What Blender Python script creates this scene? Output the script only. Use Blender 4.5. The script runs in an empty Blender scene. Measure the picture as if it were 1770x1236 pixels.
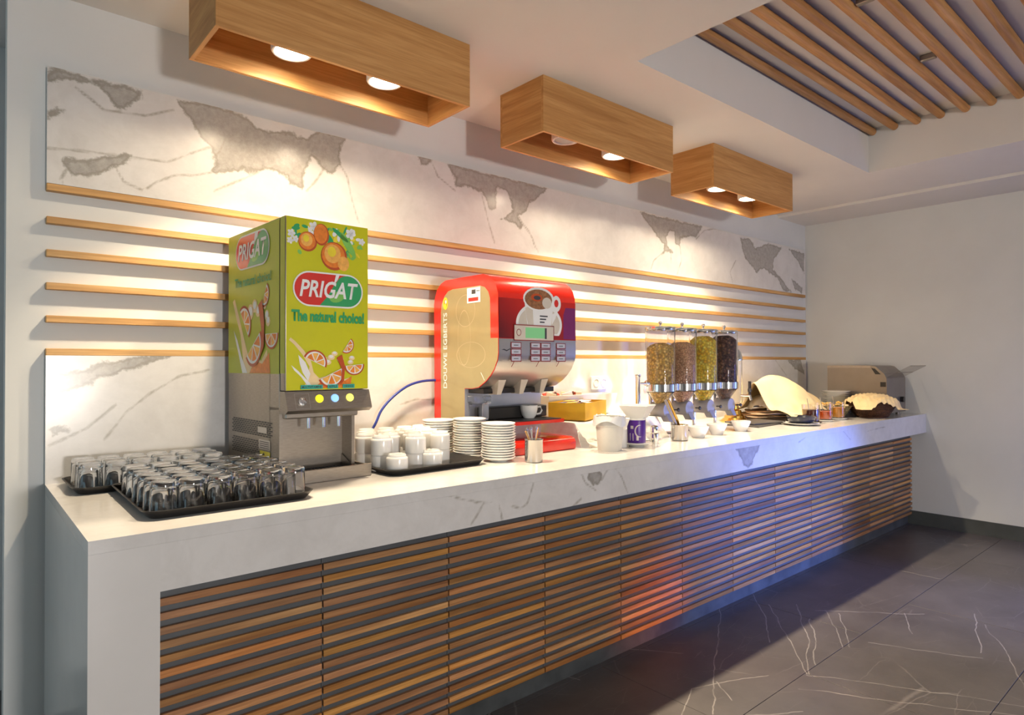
import bpy, bmesh, math, random
import numpy as np
from mathutils import Vector, Matrix

random.seed(7)
S = bpy.context.scene
COL = S.collection

# ------------------------------------------------------------------ camera
cam_d = bpy.data.cameras.new('camera')
cam = bpy.data.objects.new('camera', cam_d)
COL.objects.link(cam)
S.camera = cam
cam_d.sensor_fit = 'HORIZONTAL'
cam_d.sensor_width = 36.0
cam_d.lens = 36.0 * 1116.55 / 1770.0
cam_d.clip_start = 0.05
_a, _p, _r = 0.8592, 0.01044, -0.00218
_F = Vector((math.cos(_a) * math.cos(_p), math.sin(_a) * math.cos(_p), math.sin(_p)))
_R = Vector((math.sin(_a), -math.cos(_a), 0))
_U = _R.cross(_F)
_R2 = _R * math.cos(_r) + _U * math.sin(_r)
_U2 = _U * math.cos(_r) - _R * math.sin(_r)
_m = Matrix(((_R2.x, _U2.x, -_F.x), (_R2.y, _U2.y, -_F.y), (_R2.z, _U2.z, -_F.z)))
cam.matrix_world = Matrix.Translation((-0.2339, -2.7, 1.3064)) @ _m.to_4x4()

# ------------------------------------------------------------------ view, world
S.view_settings.view_transform = 'Standard'
S.view_settings.look = 'None'
S.view_settings.gamma = 1.0
S.view_settings.use_curve_mapping = False
S.view_settings.exposure = 0.28
S.cycles.use_denoising = True
S.cycles.max_bounces = 10
S.cycles.transmission_bounces = 10
S.cycles.glossy_bounces = 5
S.cycles.diffuse_bounces = 4
S.cycles.sample_clamp_indirect = 6.0
world = bpy.data.worlds.new('world')
S.world = world
world.use_nodes = True
world.node_tree.nodes['Background'].inputs[0].default_value = (0.62, 0.74, 0.9, 1)
world.node_tree.nodes['Background'].inputs[1].default_value = 0.3

# ------------------------------------------------------------------ lights
def area(name, loc, target, size, power, color, size_y=None, spread=180):
    d = bpy.data.lights.new(name, 'AREA')
    d.energy = power
    d.color = color
    d.size = size
    if size_y:
        d.shape = 'RECTANGLE'
        d.size_y = size_y
    d.spread = math.radians(spread)
    o = bpy.data.objects.new(name, d)
    COL.objects.link(o)
    o.location = loc
    o.rotation_euler = (Vector(target) - Vector(loc)).to_track_quat('-Z', 'Y').to_euler()
    return o

def spot(name, loc, target, angle, power, color, blend=0.5, radius=0.05):
    d = bpy.data.lights.new(name, 'SPOT')
    d.energy = power
    d.color = color
    d.spot_size = math.radians(angle)
    d.spot_blend = blend
    d.shadow_soft_size = radius
    o = bpy.data.objects.new(name, d)
    COL.objects.link(o)
    o.location = loc
    o.rotation_euler = (Vector(target) - Vector(loc)).to_track_quat('-Z', 'Y').to_euler()
    return o

# daylight of the glazed front of the room, far behind the camera
area('daylight_front', (0.5, -7.2, 1.05), (1.6, 0, 1.6), 0.35, 122, (1.0, 0.955, 0.92))
# broad soft room light
area('room_light', (2.6, -5.6, 2.3), (2.6, -2.0, 0.8), 3.0, 12, (1.0, 0.95, 0.9))
area('left_window', (-3.2, -1.6, 1.5), (0, -0.6, 1.0), 1.6, 13, (0.45, 0.80, 1.0))
# coloured stage lamps of the hall
spot('blue_lamp', (5.0, -4.6, 0.45), (3.55, -0.83, 0.28), 32, 1500, (0.13, 0.25, 1.0), 1.0, 0.12)
area('blue_screen_light', (5.62, -2.55, 0.75), (3.6, -0.85, 0.45), 1.0, 15, (0.10, 0.22, 1.0), 1.1)
spot('red_lamp', (2.9, -3.6, 0.3), (2.27, -0.83, 0.14), 14, 170, (1.0, 0.08, 0.04), 1.0, 0.05)

SPOTW = 84

# ------------------------------------------------------------------ materials
MATS = {}
def new_mat(name):
    m = bpy.data.materials.new(name)
    m.use_nodes = True
    n = m.node_tree
    for x in list(n.nodes):
        n.nodes.remove(x)
    out = n.nodes.new('ShaderNodeOutputMaterial')
    b = n.nodes.new('ShaderNodeBsdfPrincipled')
    n.links.new(b.outputs[0], out.inputs[0])
    MATS[name] = m
    return m, n, b

def coords(n, kind='Object', scale=(1, 1, 1), rnd=False):
    t = n.nodes.new('ShaderNodeTexCoord')
    mp = n.nodes.new('ShaderNodeMapping')
    mp.inputs['Scale'].default_value = scale
    n.links.new(t.outputs[kind], mp.inputs[0])
    if rnd:
        oi = n.nodes.new('ShaderNodeObjectInfo')
        ml = n.nodes.new('ShaderNodeMath'); ml.operation = 'MULTIPLY'; ml.inputs[1].default_value = 37.0
        n.links.new(oi.outputs['Random'], ml.inputs[0])
        cb = n.nodes.new('ShaderNodeCombineXYZ')
        for i in range(3):
            n.links.new(ml.outputs[0], cb.inputs[i])
        n.links.new(cb.outputs[0], mp.inputs['Location'])
    return mp.outputs[0]

def noise(n, vec, scale=5, detail=4, rough=0.55, dist=0.0):
    t = n.nodes.new('ShaderNodeTexNoise')
    t.inputs['Scale'].default_value = scale
    t.inputs['Detail'].default_value = detail
    t.inputs['Roughness'].default_value = rough
    t.inputs['Distortion'].default_value = dist
    n.links.new(vec, t.inputs['Vector'])
    return t.outputs['Fac']

def ramp(n, fac, stops):
    r = n.nodes.new('ShaderNodeValToRGB')
    e = r.color_ramp.elements
    while len(e) < len(stops):
        e.new(0.5)
    for k, (p, c) in enumerate(stops):
        e[k].position = p
        e[k].color = (c[0], c[1], c[2], 1)
    n.links.new(fac, r.inputs[0])
    return r.outputs[0]

def mixc(n, fac, a, b, mode='MIX'):
    m = n.nodes.new('ShaderNodeMix')
    m.data_type = 'RGBA'
    m.blend_type = mode
    for s, v in ((m.inputs[0], fac), (m.inputs[6], a), (m.inputs[7], b)):
        if hasattr(v, 'links') or hasattr(v, 'is_linked'):
            n.links.new(v, s)
        elif isinstance(v, (int, float)):
            s.default_value = v
        else:
            s.default_value = (v[0], v[1], v[2], 1)
    return m.outputs[2]

def math_(n, op, a, b=0.0, c=None, clamp=False):
    m = n.nodes.new('ShaderNodeMath')
    m.operation = op
    m.use_clamp = clamp
    for i, v in enumerate((a, b, c)):
        if v is None:
            continue
        if isinstance(v, (int, float)):
            m.inputs[i].default_value = v
        else:
            n.links.new(v, m.inputs[i])
    return m.outputs[0]

def maprange(n, v, a, b, c=0.0, d=1.0):
    m = n.nodes.new('ShaderNodeMapRange')
    m.interpolation_type = 'SMOOTHSTEP'
    n.links.new(v, m.inputs[0])
    for i, x in enumerate((a, b, c, d)):
        m.inputs[i + 1].default_value = x
    return m.outputs[0]

def bump(n, b, h, strength=0.2, dist=0.01):
    u = n.nodes.new('ShaderNodeBump')
    u.inputs['Strength'].default_value = strength
    u.inputs['Distance'].default_value = dist
    n.links.new(h, u.inputs['Height'])
    n.links.new(u.outputs[0], b.inputs['Normal'])

def plain(name, col, rough=0.5, metal=0.0, var=0.06, scale=12.0, bmp=0.0, stretch=(1, 1, 1), spec=None, coat=0.0):
    if name in MATS:
        return MATS[name]
    m, n, b = new_mat(name)
    v = coords(n, 'Object', stretch)
    f = noise(n, v, scale, 4)
    lo = [c * (1 - var) for c in col]
    hi = [min(1, c * (1 + var)) for c in col]
    n.links.new(ramp(n, f, [(0.3, lo), (0.7, hi)]), b.inputs['Base Color'])
    b.inputs['Roughness'].default_value = rough
    b.inputs['Metallic'].default_value = metal
    if spec is not None:
        b.inputs['Specular IOR Level'].default_value = spec
    b.inputs['Coat Weight'].default_value = coat
    if bmp:
        bump(n, b, f, bmp, 0.004)
    return m

def emit(name, col, power):
    m, n, b = new_mat(name)
    b.inputs['Base Color'].default_value = (*col, 1)
    b.inputs['Emission Color'].default_value = (*col, 1)
    b.inputs['Emission Strength'].default_value = power
    return m

def glass(name, col=(1, 1, 1), rough=0.0, ior=1.45):
    m, n, b = new_mat(name)
    b.inputs['Base Color'].default_value = (*col, 1)
    b.inputs['Roughness'].default_value = rough
    b.inputs['IOR'].default_value = ior
    b.inputs['Transmission Weight'].default_value = 1.0
    return m

def wood(name, dark, mid, light, axis=0, grain=1.0, rough=0.5, jitter=0.25, bycolor=False):
    m, n, b = new_mat(name)
    sc = [26.0 * grain] * 3
    sc[axis] = 1.3
    v = coords(n, 'Object', tuple(sc), True)
    f = noise(n, v, 1.0, 6, 0.6, 0.6)
    sc2 = [160.0] * 3
    sc2[axis] = 7.0
    v2 = coords(n, 'Object', tuple(sc2), True)
    f2 = noise(n, v2, 1.0, 3, 0.5)
    c = ramp(n, f, [(0.28, dark), (0.5, mid), (0.72, light)])
    c = mixc(n, math_(n, 'MULTIPLY', maprange(n, f2, 0.35, 0.7), 0.42), c, dark)
    oi = n.nodes.new('ShaderNodeObjectInfo')
    h = n.nodes.new('ShaderNodeHueSaturation')
    n.links.new(c, h.inputs['Color'])
    if bycolor:
        sp = n.nodes.new('ShaderNodeSeparateColor'); n.links.new(oi.outputs['Color'], sp.inputs[0])
        n.links.new(maprange(n, sp.outputs[0], 0, 1, 1 - jitter, 1 + jitter), h.inputs['Value'])
        n.links.new(maprange(n, sp.outputs[1], 0, 1, 0.492, 0.505), h.inputs['Hue'])
        n.links.new(maprange(n, sp.outputs[2], 0, 1, 0.93, 1.05), h.inputs['Saturation'])
    else:
        n.links.new(maprange(n, oi.outputs['Random'], 0, 1, 1 - jitter, 1 + jitter), h.inputs['Value'])
    n.links.new(h.outputs[0], b.inputs['Base Color'])
    b.inputs['Roughness'].default_value = rough
    bump(n, b, f2, 0.12, 0.002)
    return m

def marble(name, rough=0.12):
    """white stone; the veins come from two attributes of the slab (signed distance to grey patches, distance to hairlines)"""
    m, n, b = new_mat(name)
    v = coords(n, 'Object')
    a1 = n.nodes.new('ShaderNodeAttribute'); a1.attribute_name = 'patch'
    a2 = n.nodes.new('ShaderNodeAttribute'); a2.attribute_name = 'line'
    w = noise(n, v, 14, 6, 0.65)
    w2 = noise(n, v, 60, 4, 0.6)
    wob = math_(n, 'MULTIPLY', math_(n, 'SUBTRACT', w, 0.5), 0.075)
    wob = math_(n, 'ADD', wob, math_(n, 'MULTIPLY', math_(n, 'SUBTRACT', w2, 0.5), 0.02))
    sd = math_(n, 'ADD', a1.outputs['Fac'], wob)
    inside = maprange(n, sd, -0.004, 0.012)
    rim = math_(n, 'SUBTRACT', 1.0, maprange(n, math_(n, 'ABSOLUTE', math_(n, 'SUBTRACT', sd, 0.006)), 0.0, 0.012))
    fa = noise(n, v, 7, 8, 0.7, 0.4)
    fb = noise(n, v, 34, 6, 0.7, 0.2)
    body = ramp(n, fb, [(0.25, (0.24, 0.22, 0.19)), (0.55, (0.36, 0.335, 0.30)), (0.8, (0.47, 0.44, 0.40))])
    white = ramp(n, fa, [(0.3, (0.60, 0.575, 0.545)), (0.6, (0.68, 0.655, 0.625))])
    faint = noise(n, coords(n, 'Object', (1, 1, 1.6)), 2.3, 7, 0.62, 1.2)
    fl = math_(n, 'SUBTRACT', 1.0, maprange(n, math_(n, 'ABSOLUTE', math_(n, 'SUBTRACT', faint, 0.5)), 0.0, 0.035))
    white = mixc(n, math_(n, 'MULTIPLY', fl, 0.07), white, (0.5, 0.46, 0.42))
    c = mixc(n, math_(n, 'MULTIPLY', inside, 0.85), white, body)
    c = mixc(n, math_(n, 'MULTIPLY', rim, 0.55), c, (0.20, 0.175, 0.13))
    ld = math_(n, 'ADD', a2.outputs['Fac'], math_(n, 'MULTIPLY', math_(n, 'SUBTRACT', w, 0.35), 0.02))
    ln = math_(n, 'SUBTRACT', 1.0, maprange(n, ld, 0.001, 0.011))
    c = mixc(n, math_(n, 'MULTIPLY', ln, 0.7), c, (0.26, 0.225, 0.17))
    n.links.new(c, b.inputs['Base Color'])
    b.inputs['Roughness'].default_value = rough
    return m

FLOOR_LINE = [[(1.279,-0.809),(1.356,-0.767)],[(2.956,-0.748),(2.196,-1.184),(1.909,-1.357)],[(3.119,-0.946),(2.489,-1.439)],[(3.232,-1.045),(2.8,-1.297),(2.495,-1.444)],[(3.085,-1.18),(2.6,-1.431)],[(3.266,-1.184),(2.858,-1.43)],[(3.276,-1.245),(2.897,-1.447)],[(2.098,-0.783),(2.267,-0.978)],[(2.479,-1.444),(2.603,-1.636),(2.86,-2.097)],[(2.342,-1.472),(2.534,-1.786),(2.779,-2.113)],[(3.537,-1.473),(3.276,-1.582)],[(3.664,-1.782),(3.417,-1.917),(3.025,-2.066)],[(3.798,-1.701),(3.276,-1.872)],[(1.823,-1.282),(2.019,-1.191),(2.356,-1.343)],[(3.252,-0.765),(2.918,-1.035),(2.667,-1.181)],[(1.709,-0.726),(1.728,-0.843)],[(2.139,-1.233),(2.051,-1.337)],[(3.225,-1.148),(3.458,-1.403),(3.599,-1.547)],[(2.002,-1.437),(2.188,-1.567)],[(3.014,-1.483),(3.208,-1.888)]]

def floor_stone(name):
    """dark brown grey stone with pale hairline veins"""
    m, n, b = new_mat(name)
    g = n.nodes.new('ShaderNodeNewGeometry')
    pos = g.outputs['Position']
    ds = n.nodes.new('ShaderNodeTexNoise'); ds.inputs['Scale'].default_value = 5; ds.inputs['Detail'].default_value = 4
    n.links.new(pos, ds.inputs['Vector'])
    sub = n.nodes.new('ShaderNodeVectorMath'); sub.operation = 'SUBTRACT'; sub.inputs[1].default_value = (0.5, 0.5, 0.5)
    n.links.new(ds.outputs['Color'], sub.inputs[0])
    scl = n.nodes.new('ShaderNodeVectorMath'); scl.operation = 'SCALE'; scl.inputs['Scale'].default_value = 0.06
    n.links.new(sub.outputs[0], scl.inputs[0])
    add = n.nodes.new('ShaderNodeVectorMath'); add.operation = 'ADD'
    n.links.new(pos, add.inputs[0]); n.links.new(scl.outputs[0], add.inputs[1])
    flat = n.nodes.new('ShaderNodeVectorMath'); flat.operation = 'MULTIPLY'; flat.inputs[1].default_value = (1, 1, 0)
    n.links.new(add.outputs[0], flat.inputs[0])
    P = flat.outputs[0]
    def vm(op, a, bb=None, s=None):
        q = n.nodes.new('ShaderNodeVectorMath'); q.operation = op
        for i, x in enumerate((a, bb)):
            if x is None: continue
            if isinstance(x, tuple): q.inputs[i].default_value = x
            else: n.links.new(x, q.inputs[i])
        if s is not None: n.links.new(s, q.inputs['Scale'])
        return q
    best = None
    for pl in FLOOR_LINE:
        for (x0, y0), (x1, y1) in zip(pl, pl[1:]):
            d = Vector((x1 - x0, y1 - y0, 0)); L2 = d.length_squared
            pa = vm('SUBTRACT', P, (x0, y0, 0.0)).outputs[0]
            t = math_(n, 'MULTIPLY', vm('DOT_PRODUCT', pa, (d.x, d.y, 0.0)).outputs['Value'], 1.0 / L2, clamp=True)
            cb = n.nodes.new('ShaderNodeCombineXYZ')
            n.links.new(math_(n, 'MULTIPLY', t, d.x), cb.inputs[0]); n.links.new(math_(n, 'MULTIPLY', t, d.y), cb.inputs[1])
            dist = vm('DISTANCE', pa, cb.outputs[0]).outputs['Value']
            best = dist if best is None else math_(n, 'MINIMUM', best, dist)
    f = noise(n, pos, 3.0, 7, 0.65)
    c = ramp(n, f, [(0.3, (0.070, 0.061, 0.058)), (0.7, (0.112, 0.100, 0.094))])
    mp = n.nodes.new('ShaderNodeMapping'); mp.inputs['Scale'].default_value = (1.0, 2.6, 1); mp.inputs['Rotation'].default_value = (0, 0, 0.5)
    n.links.new(P, mp.inputs[0])
    def vein(scale, width, off):
        vo = n.nodes.new('ShaderNodeTexVoronoi'); vo.feature = 'DISTANCE_TO_EDGE'; vo.inputs['Scale'].default_value = scale
        n.links.new(mp.outputs[0], vo.inputs['Vector'])
        e = math_(n, 'SUBTRACT', 1.0, maprange(n, vo.outputs['Distance'], 0.0, width))
        gate = maprange(n, noise(n, pos, off, 3), 0.5, 0.62)
        return math_(n, 'MULTIPLY', e, gate)
    v1 = vein(1.7, 0.012, 2.1); v2 = vein(4.2, 0.02, 3.3)
    c = mixc(n, math_(n, 'MULTIPLY', v1, 0.22), c, (0.42, 0.39, 0.36))
    c = mixc(n, math_(n, 'MULTIPLY', v2, 0.12), c, (0.36, 0.33, 0.30))
    ln = math_(n, 'SUBTRACT', 1.0, maprange(n, best, 0.0006, 0.0036))
    ln = math_(n, 'MULTIPLY', ln, maprange(n, noise(n, pos, 9, 3), 0.3, 0.6, 0.35, 1.0))
    c = mixc(n, math_(n, 'MULTIPLY', ln, 0.6), c, (0.45, 0.42, 0.39))
    n.links.new(c, b.inputs['Base Color'])
    b.inputs['Roughness'].default_value = 0.36
    bump(n, b, noise(n, pos, 60, 3), 0.08, 0.002)
    return m

def granular(name, cols, scale=60.0, rough=0.8, bmp=0.8):
    m, n, b = new_mat(name)
    v = coords(n, 'Object')
    vo = n.nodes.new('ShaderNodeTexVoronoi'); vo.inputs['Scale'].default_value = scale
    n.links.new(v, vo.inputs['Vector'])
    sep = n.nodes.new('ShaderNodeSeparateColor'); n.links.new(vo.outputs['Color'], sep.inputs[0])
    c = ramp(n, sep.outputs[0], [(i / (len(cols) - 1), k) for i, k in enumerate(cols)])
    e = maprange(n, vo.outputs['Distance'], 0.15, 0.75)
    c = mixc(n, math_(n, 'MULTIPLY', e, 0.6), c, [x * 0.3 for x in cols[0]])
    n.links.new(c, b.inputs['Base Color'])
    b.inputs['Roughness'].default_value = rough
    bump(n, b, math_(n, 'SUBTRACT', 1.0, vo.outputs['Distance']), bmp, 0.006)
    return m

M_WALL = plain('wall_paint', (0.66, 0.66, 0.64), 0.75, var=0.03, scale=3, bmp=0.03)
M_CEIL = plain('ceiling_paint', (0.68, 0.655, 0.62), 0.8, var=0.02, scale=3)
M_MARBLE = marble('marble_polished', 0.22)
M_TOP = marble('marble_worktop', 0.16)
M_STONE = plain('white_stone', (0.64, 0.615, 0.585), 0.22, var=0.03, scale=5)
M_FLOOR = floor_stone('floor_stone')
M_GROUT = plain('grout', (0.12, 0.11, 0.105), 0.9)
M_OAKL = wood('oak_light', (0.36, 0.18, 0.05), (0.56, 0.31, 0.10), (0.64, 0.39, 0.16), 0, 1.0, 0.5, 0.06)
M_OAK = wood('oak_box', (0.36, 0.155, 0.035), (0.53, 0.265, 0.08), (0.62, 0.34, 0.12), 0, 1.0, 0.55, 0.05)
M_SLAT = wood('walnut_slat', (0.22, 0.085, 0.025), (0.44, 0.205, 0.065), (0.60, 0.31, 0.11), 0, 1.0, 0.34, 0.30, True)
M_ROD = wood('rod_wood', (0.30, 0.13, 0.035), (0.48, 0.235, 0.075), (0.58, 0.32, 0.13), 0, 1.0, 0.5, 0.08)
M_SLATBACK = plain('grey_backing', (0.085, 0.09, 0.095), 0.38)
M_PLINTH = plain('dark_plinth_stone', (0.07, 0.075, 0.075), 0.3, var=0.3, scale=8)
M_WHITE = plain('white_ceramic', (0.80, 0.79, 0.76), 0.18, var=0.01)
M_CLOTHW = plain('white_linen', (0.80, 0.77, 0.71), 0.9, var=0.05, scale=30, bmp=0.2)
M_CLOTHY = plain('yellow_linen', (0.86, 0.60, 0.28), 0.9, var=0.08, scale=20, bmp=0.2)
M_CLOTHC = plain('cream_linen', (0.85, 0.72, 0.50), 0.9, var=0.08, scale=25, bmp=0.3)
M_CLOTHYW = plain('pale_yellow_linen', (0.86, 0.66, 0.36), 0.9, var=0.12, scale=6, bmp=0.2)
M_BLACK = plain('black_plastic', (0.018, 0.016, 0.015), 0.35)
M_STEEL = plain('brushed_steel', (0.36, 0.32, 0.275), 0.38, 0.9, var=0.12, scale=40, stretch=(1, 1, 12))
M_CHROME = plain('chrome', (0.82, 0.82, 0.82), 0.1, 1.0, var=0.02)
M_POT = plain('polished_pot', (0.52, 0.50, 0.48), 0.16, 1.0, var=0.02)
M_GLASS = glass('clear_glass', (1, 1, 1), 0.0, 1.5)
M_ACRYL = glass('clear_acrylic', (0.97, 0.98, 1.0), 0.02, 1.2)
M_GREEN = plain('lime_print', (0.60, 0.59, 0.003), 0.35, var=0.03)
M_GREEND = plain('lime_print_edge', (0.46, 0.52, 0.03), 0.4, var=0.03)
M_RED = plain('red_print', (0.68, 0.03, 0.02), 0.3, var=0.03)
M_DGREEN = plain('green_print', (0.03, 0.36, 0.12), 0.35, var=0.03)
M_LGREEN = plain('light_green_print', (0.22, 0.55, 0.10), 0.35, var=0.1)
M_PWHITE = plain('white_print', (0.85, 0.85, 0.83), 0.4, var=0.01)
M_ORANGE = plain('orange_print', (0.80, 0.22, 0.02), 0.4, var=0.15, scale=60)
M_ORANGED = plain('deep_orange_print', (0.50, 0.075, 0.01), 0.4, var=0.1)
M_ORANGEL = plain('light_orange_print', (0.92, 0.45, 0.09), 0.4, var=0.15, scale=70)
M_YEL = plain('yellow_print', (0.88, 0.70, 0.03), 0.4, var=0.1)
M_PALE = plain('pale_juice_print', (0.86, 0.66, 0.36), 0.4, var=0.1)
M_TEAL = plain('teal_print', (0.02, 0.42, 0.34), 0.4)
M_MACHRED = plain('red_enamel', (0.62, 0.018, 0.008), 0.22, coat=0.5, var=0.02)
M_SILVER = plain('silver_panel', (0.58, 0.55, 0.52), 0.3, 0.85, var=0.03)
M_CHAMP = plain('champagne_panel', (0.44, 0.37, 0.20), 0.3, 0.5, var=0.1, scale=4)
M_PURPLE = plain('purple_print', (0.20, 0.02, 0.13), 0.3)
M_MAROON = plain('maroon_print', (0.25, 0.012, 0.015), 0.3)
M_COFFEE = plain('coffee_print', (0.30, 0.13, 0.05), 0.4, var=0.4, scale=80)
M_GOLD = plain('gold_metal', (0.85, 0.52, 0.13), 0.15, 1.0)
M_DKGRAY = plain('dark_grey', (0.05, 0.05, 0.055), 0.5)
M_BLUE = plain('blue_hose', (0.015, 0.03, 0.22), 0.4)
M_VIOLET = plain('violet_label', (0.075, 0.012, 0.24), 0.35)

# ------------------------------------------------------------------ mesh helpers
class MB:
    """collects shapes into one mesh; every shape may carry a material slot"""
    def __init__(s):
        s.bm = bmesh.new()
        s.mats = []
        s.cur = 0
    def use(s, m):
        if m not in s.mats:
            s.mats.append(m)
        s.cur = s.mats.index(m)
        return s
    def _set(s, faces):
        for f in faces:
            f.material_index = s.cur
    def box(s, x0, x1, y0, y1, z0, z1, bev=0.0, seg=1):
        r = bmesh.ops.create_cube(s.bm, size=1)
        vs = r['verts']
        for v in vs:
            v.co = Vector((x0 + (v.co.x + .5) * (x1 - x0), y0 + (v.co.y + .5) * (y1 - y0), z0 + (v.co.z + .5) * (z1 - z0)))
        fs = set(f for v in vs for f in v.link_faces)
        s._set(fs)
        if bev > 0:
            es = list(set(e for v in vs for e in v.link_edges))
            bmesh.ops.bevel(s.bm, geom=es, offset=bev, segments=seg, affect='EDGES', profile=0.5, material=s.cur)
        return s
    def poly(s, pts):
        vs = [s.bm.verts.new(p) for p in pts]
        f = s.bm.faces.new(vs)
        f.material_index = s.cur
        return f
    def prism(s, pts, off):
        """closed outline (3d points) swept by the vector off"""
        off = Vector(off)
        a = [s.bm.verts.new(p) for p in pts]
        b = [s.bm.verts.new(Vector(p) + off) for p in pts]
        n = len(pts)
        fs = [s.bm.faces.new(a[::-1]), s.bm.faces.new(b)]
        for i in range(n):
            fs.append(s.bm.faces.new((a[i], a[(i + 1) % n], b[(i + 1) % n], b[i])))
        s._set(fs)
        return s
    def lathe(s, prof, c=(0, 0, 0), n=24, axis='z', close=False):
        rings = []
        for r, h in prof:
            ring = []
            if r < 1e-6:
                ring = [s.bm.verts.new(s._ax(0, 0, h, c, axis))]
            else:
                for i in range(n):
                    t = 2 * math.pi * i / n
                    ring.append(s.bm.verts.new(s._ax(r * math.cos(t), r * math.sin(t), h, c, axis)))
            rings.append(ring)
        pairs = list(zip(rings, rings[1:]))
        if close:
            pairs.append((rings[-1], rings[0]))
        fs = []
        for A, B in pairs:
            if len(A) == 1 and len(B) == 1:
                continue
            for i in range(n):
                j = (i + 1) % n
                if len(A) == 1:
                    fs.append(s.bm.faces.new((A[0], B[j], B[i])))
                elif len(B) == 1:
                    fs.append(s.bm.faces.new((A[i], A[j], B[0])))
                else:
                    fs.append(s.bm.faces.new((A[i], A[j], B[j], B[i])))
        s._set(fs)
        return s
    @staticmethod
    def _ax(x, y, h, c, axis):
        if axis == 'z': p = (x, y, h)
        elif axis == 'x': p = (h, x, y)
        else: p = (x, h, y)
        return (p[0] + c[0], p[1] + c[1], p[2] + c[2])
    def cyl(s, r, h0, h1, c=(0, 0, 0), n=20, axis='z', r2=None):
        r2 = r if r2 is None else r2
        return s.lathe([(0, h0), (r, h0), (r2, h1), (0, h1)], c, n, axis)
    def tube(s, pts, r, n=8, closed=False):
        pts = [Vector(p) for p in pts]
        rings = []
        up = Vector((0, 0, 1))
        N = len(pts)
        for i, p in enumerate(pts):
            if closed:
                d = pts[(i + 1) % N] - pts[i - 1]
            else:
                d = (pts[min(i + 1, N - 1)] - pts[max(i - 1, 0)])
            d.normalize()
            u = d.cross(up)
            if u.length < 1e-3:
                u = d.cross(Vector((1, 0, 0)))
            u.normalize()
            v = u.cross(d)
            rr = r[i] if isinstance(r, (list, tuple)) else r
            rings.append([s.bm.verts.new(p + u * rr * math.cos(2 * math.pi * k / n) + v * rr * math.sin(2 * math.pi * k / n)) for k in range(n)])
        fs = []
        seq = list(zip(rings, rings[1:])) + ([(rings[-1], rings[0])] if closed else [])
        for A, B in seq:
            for k in range(n):
                fs.append(s.bm.faces.new((A[k], A[(k + 1) % n], B[(k + 1) % n], B[k])))
        if not closed:
            fs.append(s.bm.faces.new(rings[0][::-1])); fs.append(s.bm.faces.new(rings[-1]))
        s._set(fs)
        return s
    def grid(s, fn, nu, nv):
        V = [[s.bm.verts.new(fn(i / nu, j / nv)) for j in range(nv + 1)] for i in range(nu + 1)]
        fs = [s.bm.faces.new((V[i][j], V[i + 1][j], V[i + 1][j + 1], V[i][j + 1])) for i in range(nu) for j in range(nv)]
        s._set(fs)
        return s
    def blob(s, c, r, sub=2, jit=0.0, seed=0):
        rr = bmesh.ops.create_icosphere(s.bm, subdivisions=sub, radius=1)
        rnd = random.Random(seed)
        for v in rr['verts']:
            k = 1 + jit * (rnd.random() - .5)
            v.co = Vector((c[0] + v.co.x * r[0] * k, c[1] + v.co.y * r[1] * k, c[2] + v.co.z * r[2] * k))
        s._set(set(f for v in rr['verts'] for f in v.link_faces))
        return s
    def solid(s, th):
        bmesh.ops.recalc_face_normals(s.bm, faces=s.bm.faces)
        bmesh.ops.solidify(s.bm, geom=list(s.bm.faces), thickness=th)
        return s
    def add_mesh(s, me, mtx):
        k = len(s.bm.verts); kf = len(s.bm.faces)
        s.bm.from_mesh(me)
        s.bm.verts.ensure_lookup_table(); s.bm.faces.ensure_lookup_table()
        for v in s.bm.verts[k:]:
            v.co = mtx @ v.co
        for f in s.bm.faces[kf:]:
            f.material_index = s.cur
        return s
    def mesh(s, name, smooth=35, recalc=True):
        if recalc:
            bmesh.ops.recalc_face_normals(s.bm, faces=s.bm.faces)
        me = bpy.data.meshes.new(name)
        s.bm.to_mesh(me); s.bm.free()
        for m in s.mats:
            me.materials.append(m)
        if smooth:
            me.shade_smooth()
            me.set_sharp_from_angle(angle=math.radians(smooth))
        return me

def part(parent, name, mb, mat=None, smooth=35, loc=None, rot=None, label=None):
    if mat is not None and not mb.mats:
        mb.mats = [mat]
    o = bpy.data.objects.new(name, mb if isinstance(mb, bpy.types.Mesh) else mb.mesh(name, smooth))
    COL.objects.link(o)
    if parent is not None:
        o.parent = parent
    if loc is not None: o.location = loc
    if rot is not None: o.rotation_euler = rot
    if label: o['label'] = label
    return o

def tag(o, label, cat, group=None):
    o['label'] = label
    o['category'] = cat
    if group:
        o['group'] = group
    return o

def thing(name, label, cat, loc=(0, 0, 0), rz=0.0, group=None):
    o = bpy.data.objects.new(name, None)
    COL.objects.link(o)
    o.location = loc
    o.rotation_euler = (0, 0, rz)
    return tag(o, label, cat, group)

def single(name, mb, mat, label, cat, loc=(0, 0, 0), rz=0.0, group=None, smooth=35):
    o = part(None, name, mb, mat, smooth, loc, (0, 0, rz))
    return tag(o, label, cat, group)

def struct(name, mb, mat, smooth=0, parent=None):
    o = part(parent, name, mb, mat, smooth)
    if parent is None:
        o['kind'] = 'structure'
    return o

def dup(root, loc, rz=None, label=None, group=None, rot=None):
    r = root.copy(); COL.objects.link(r); r.location = loc
    if rot is not None: r.rotation_euler = rot
    elif rz is not None: r.rotation_euler = (0, 0, rz)
    if label: r['label'] = label
    if group: r['group'] = group
    for ch in list(root.children):
        c = ch.copy(); COL.objects.link(c); c.parent = r
        for g in list(ch.children):
            d = g.copy(); COL.objects.link(d); d.parent = c
    return r

ORD = ['', 'first', 'second', 'third', 'fourth', 'fifth', 'sixth', 'seventh', 'eighth', 'ninth', 'tenth', 'eleventh', 'twelfth',
       'thirteenth', 'fourteenth', 'fifteenth', 'sixteenth', 'seventeenth', 'eighteenth']

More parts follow.
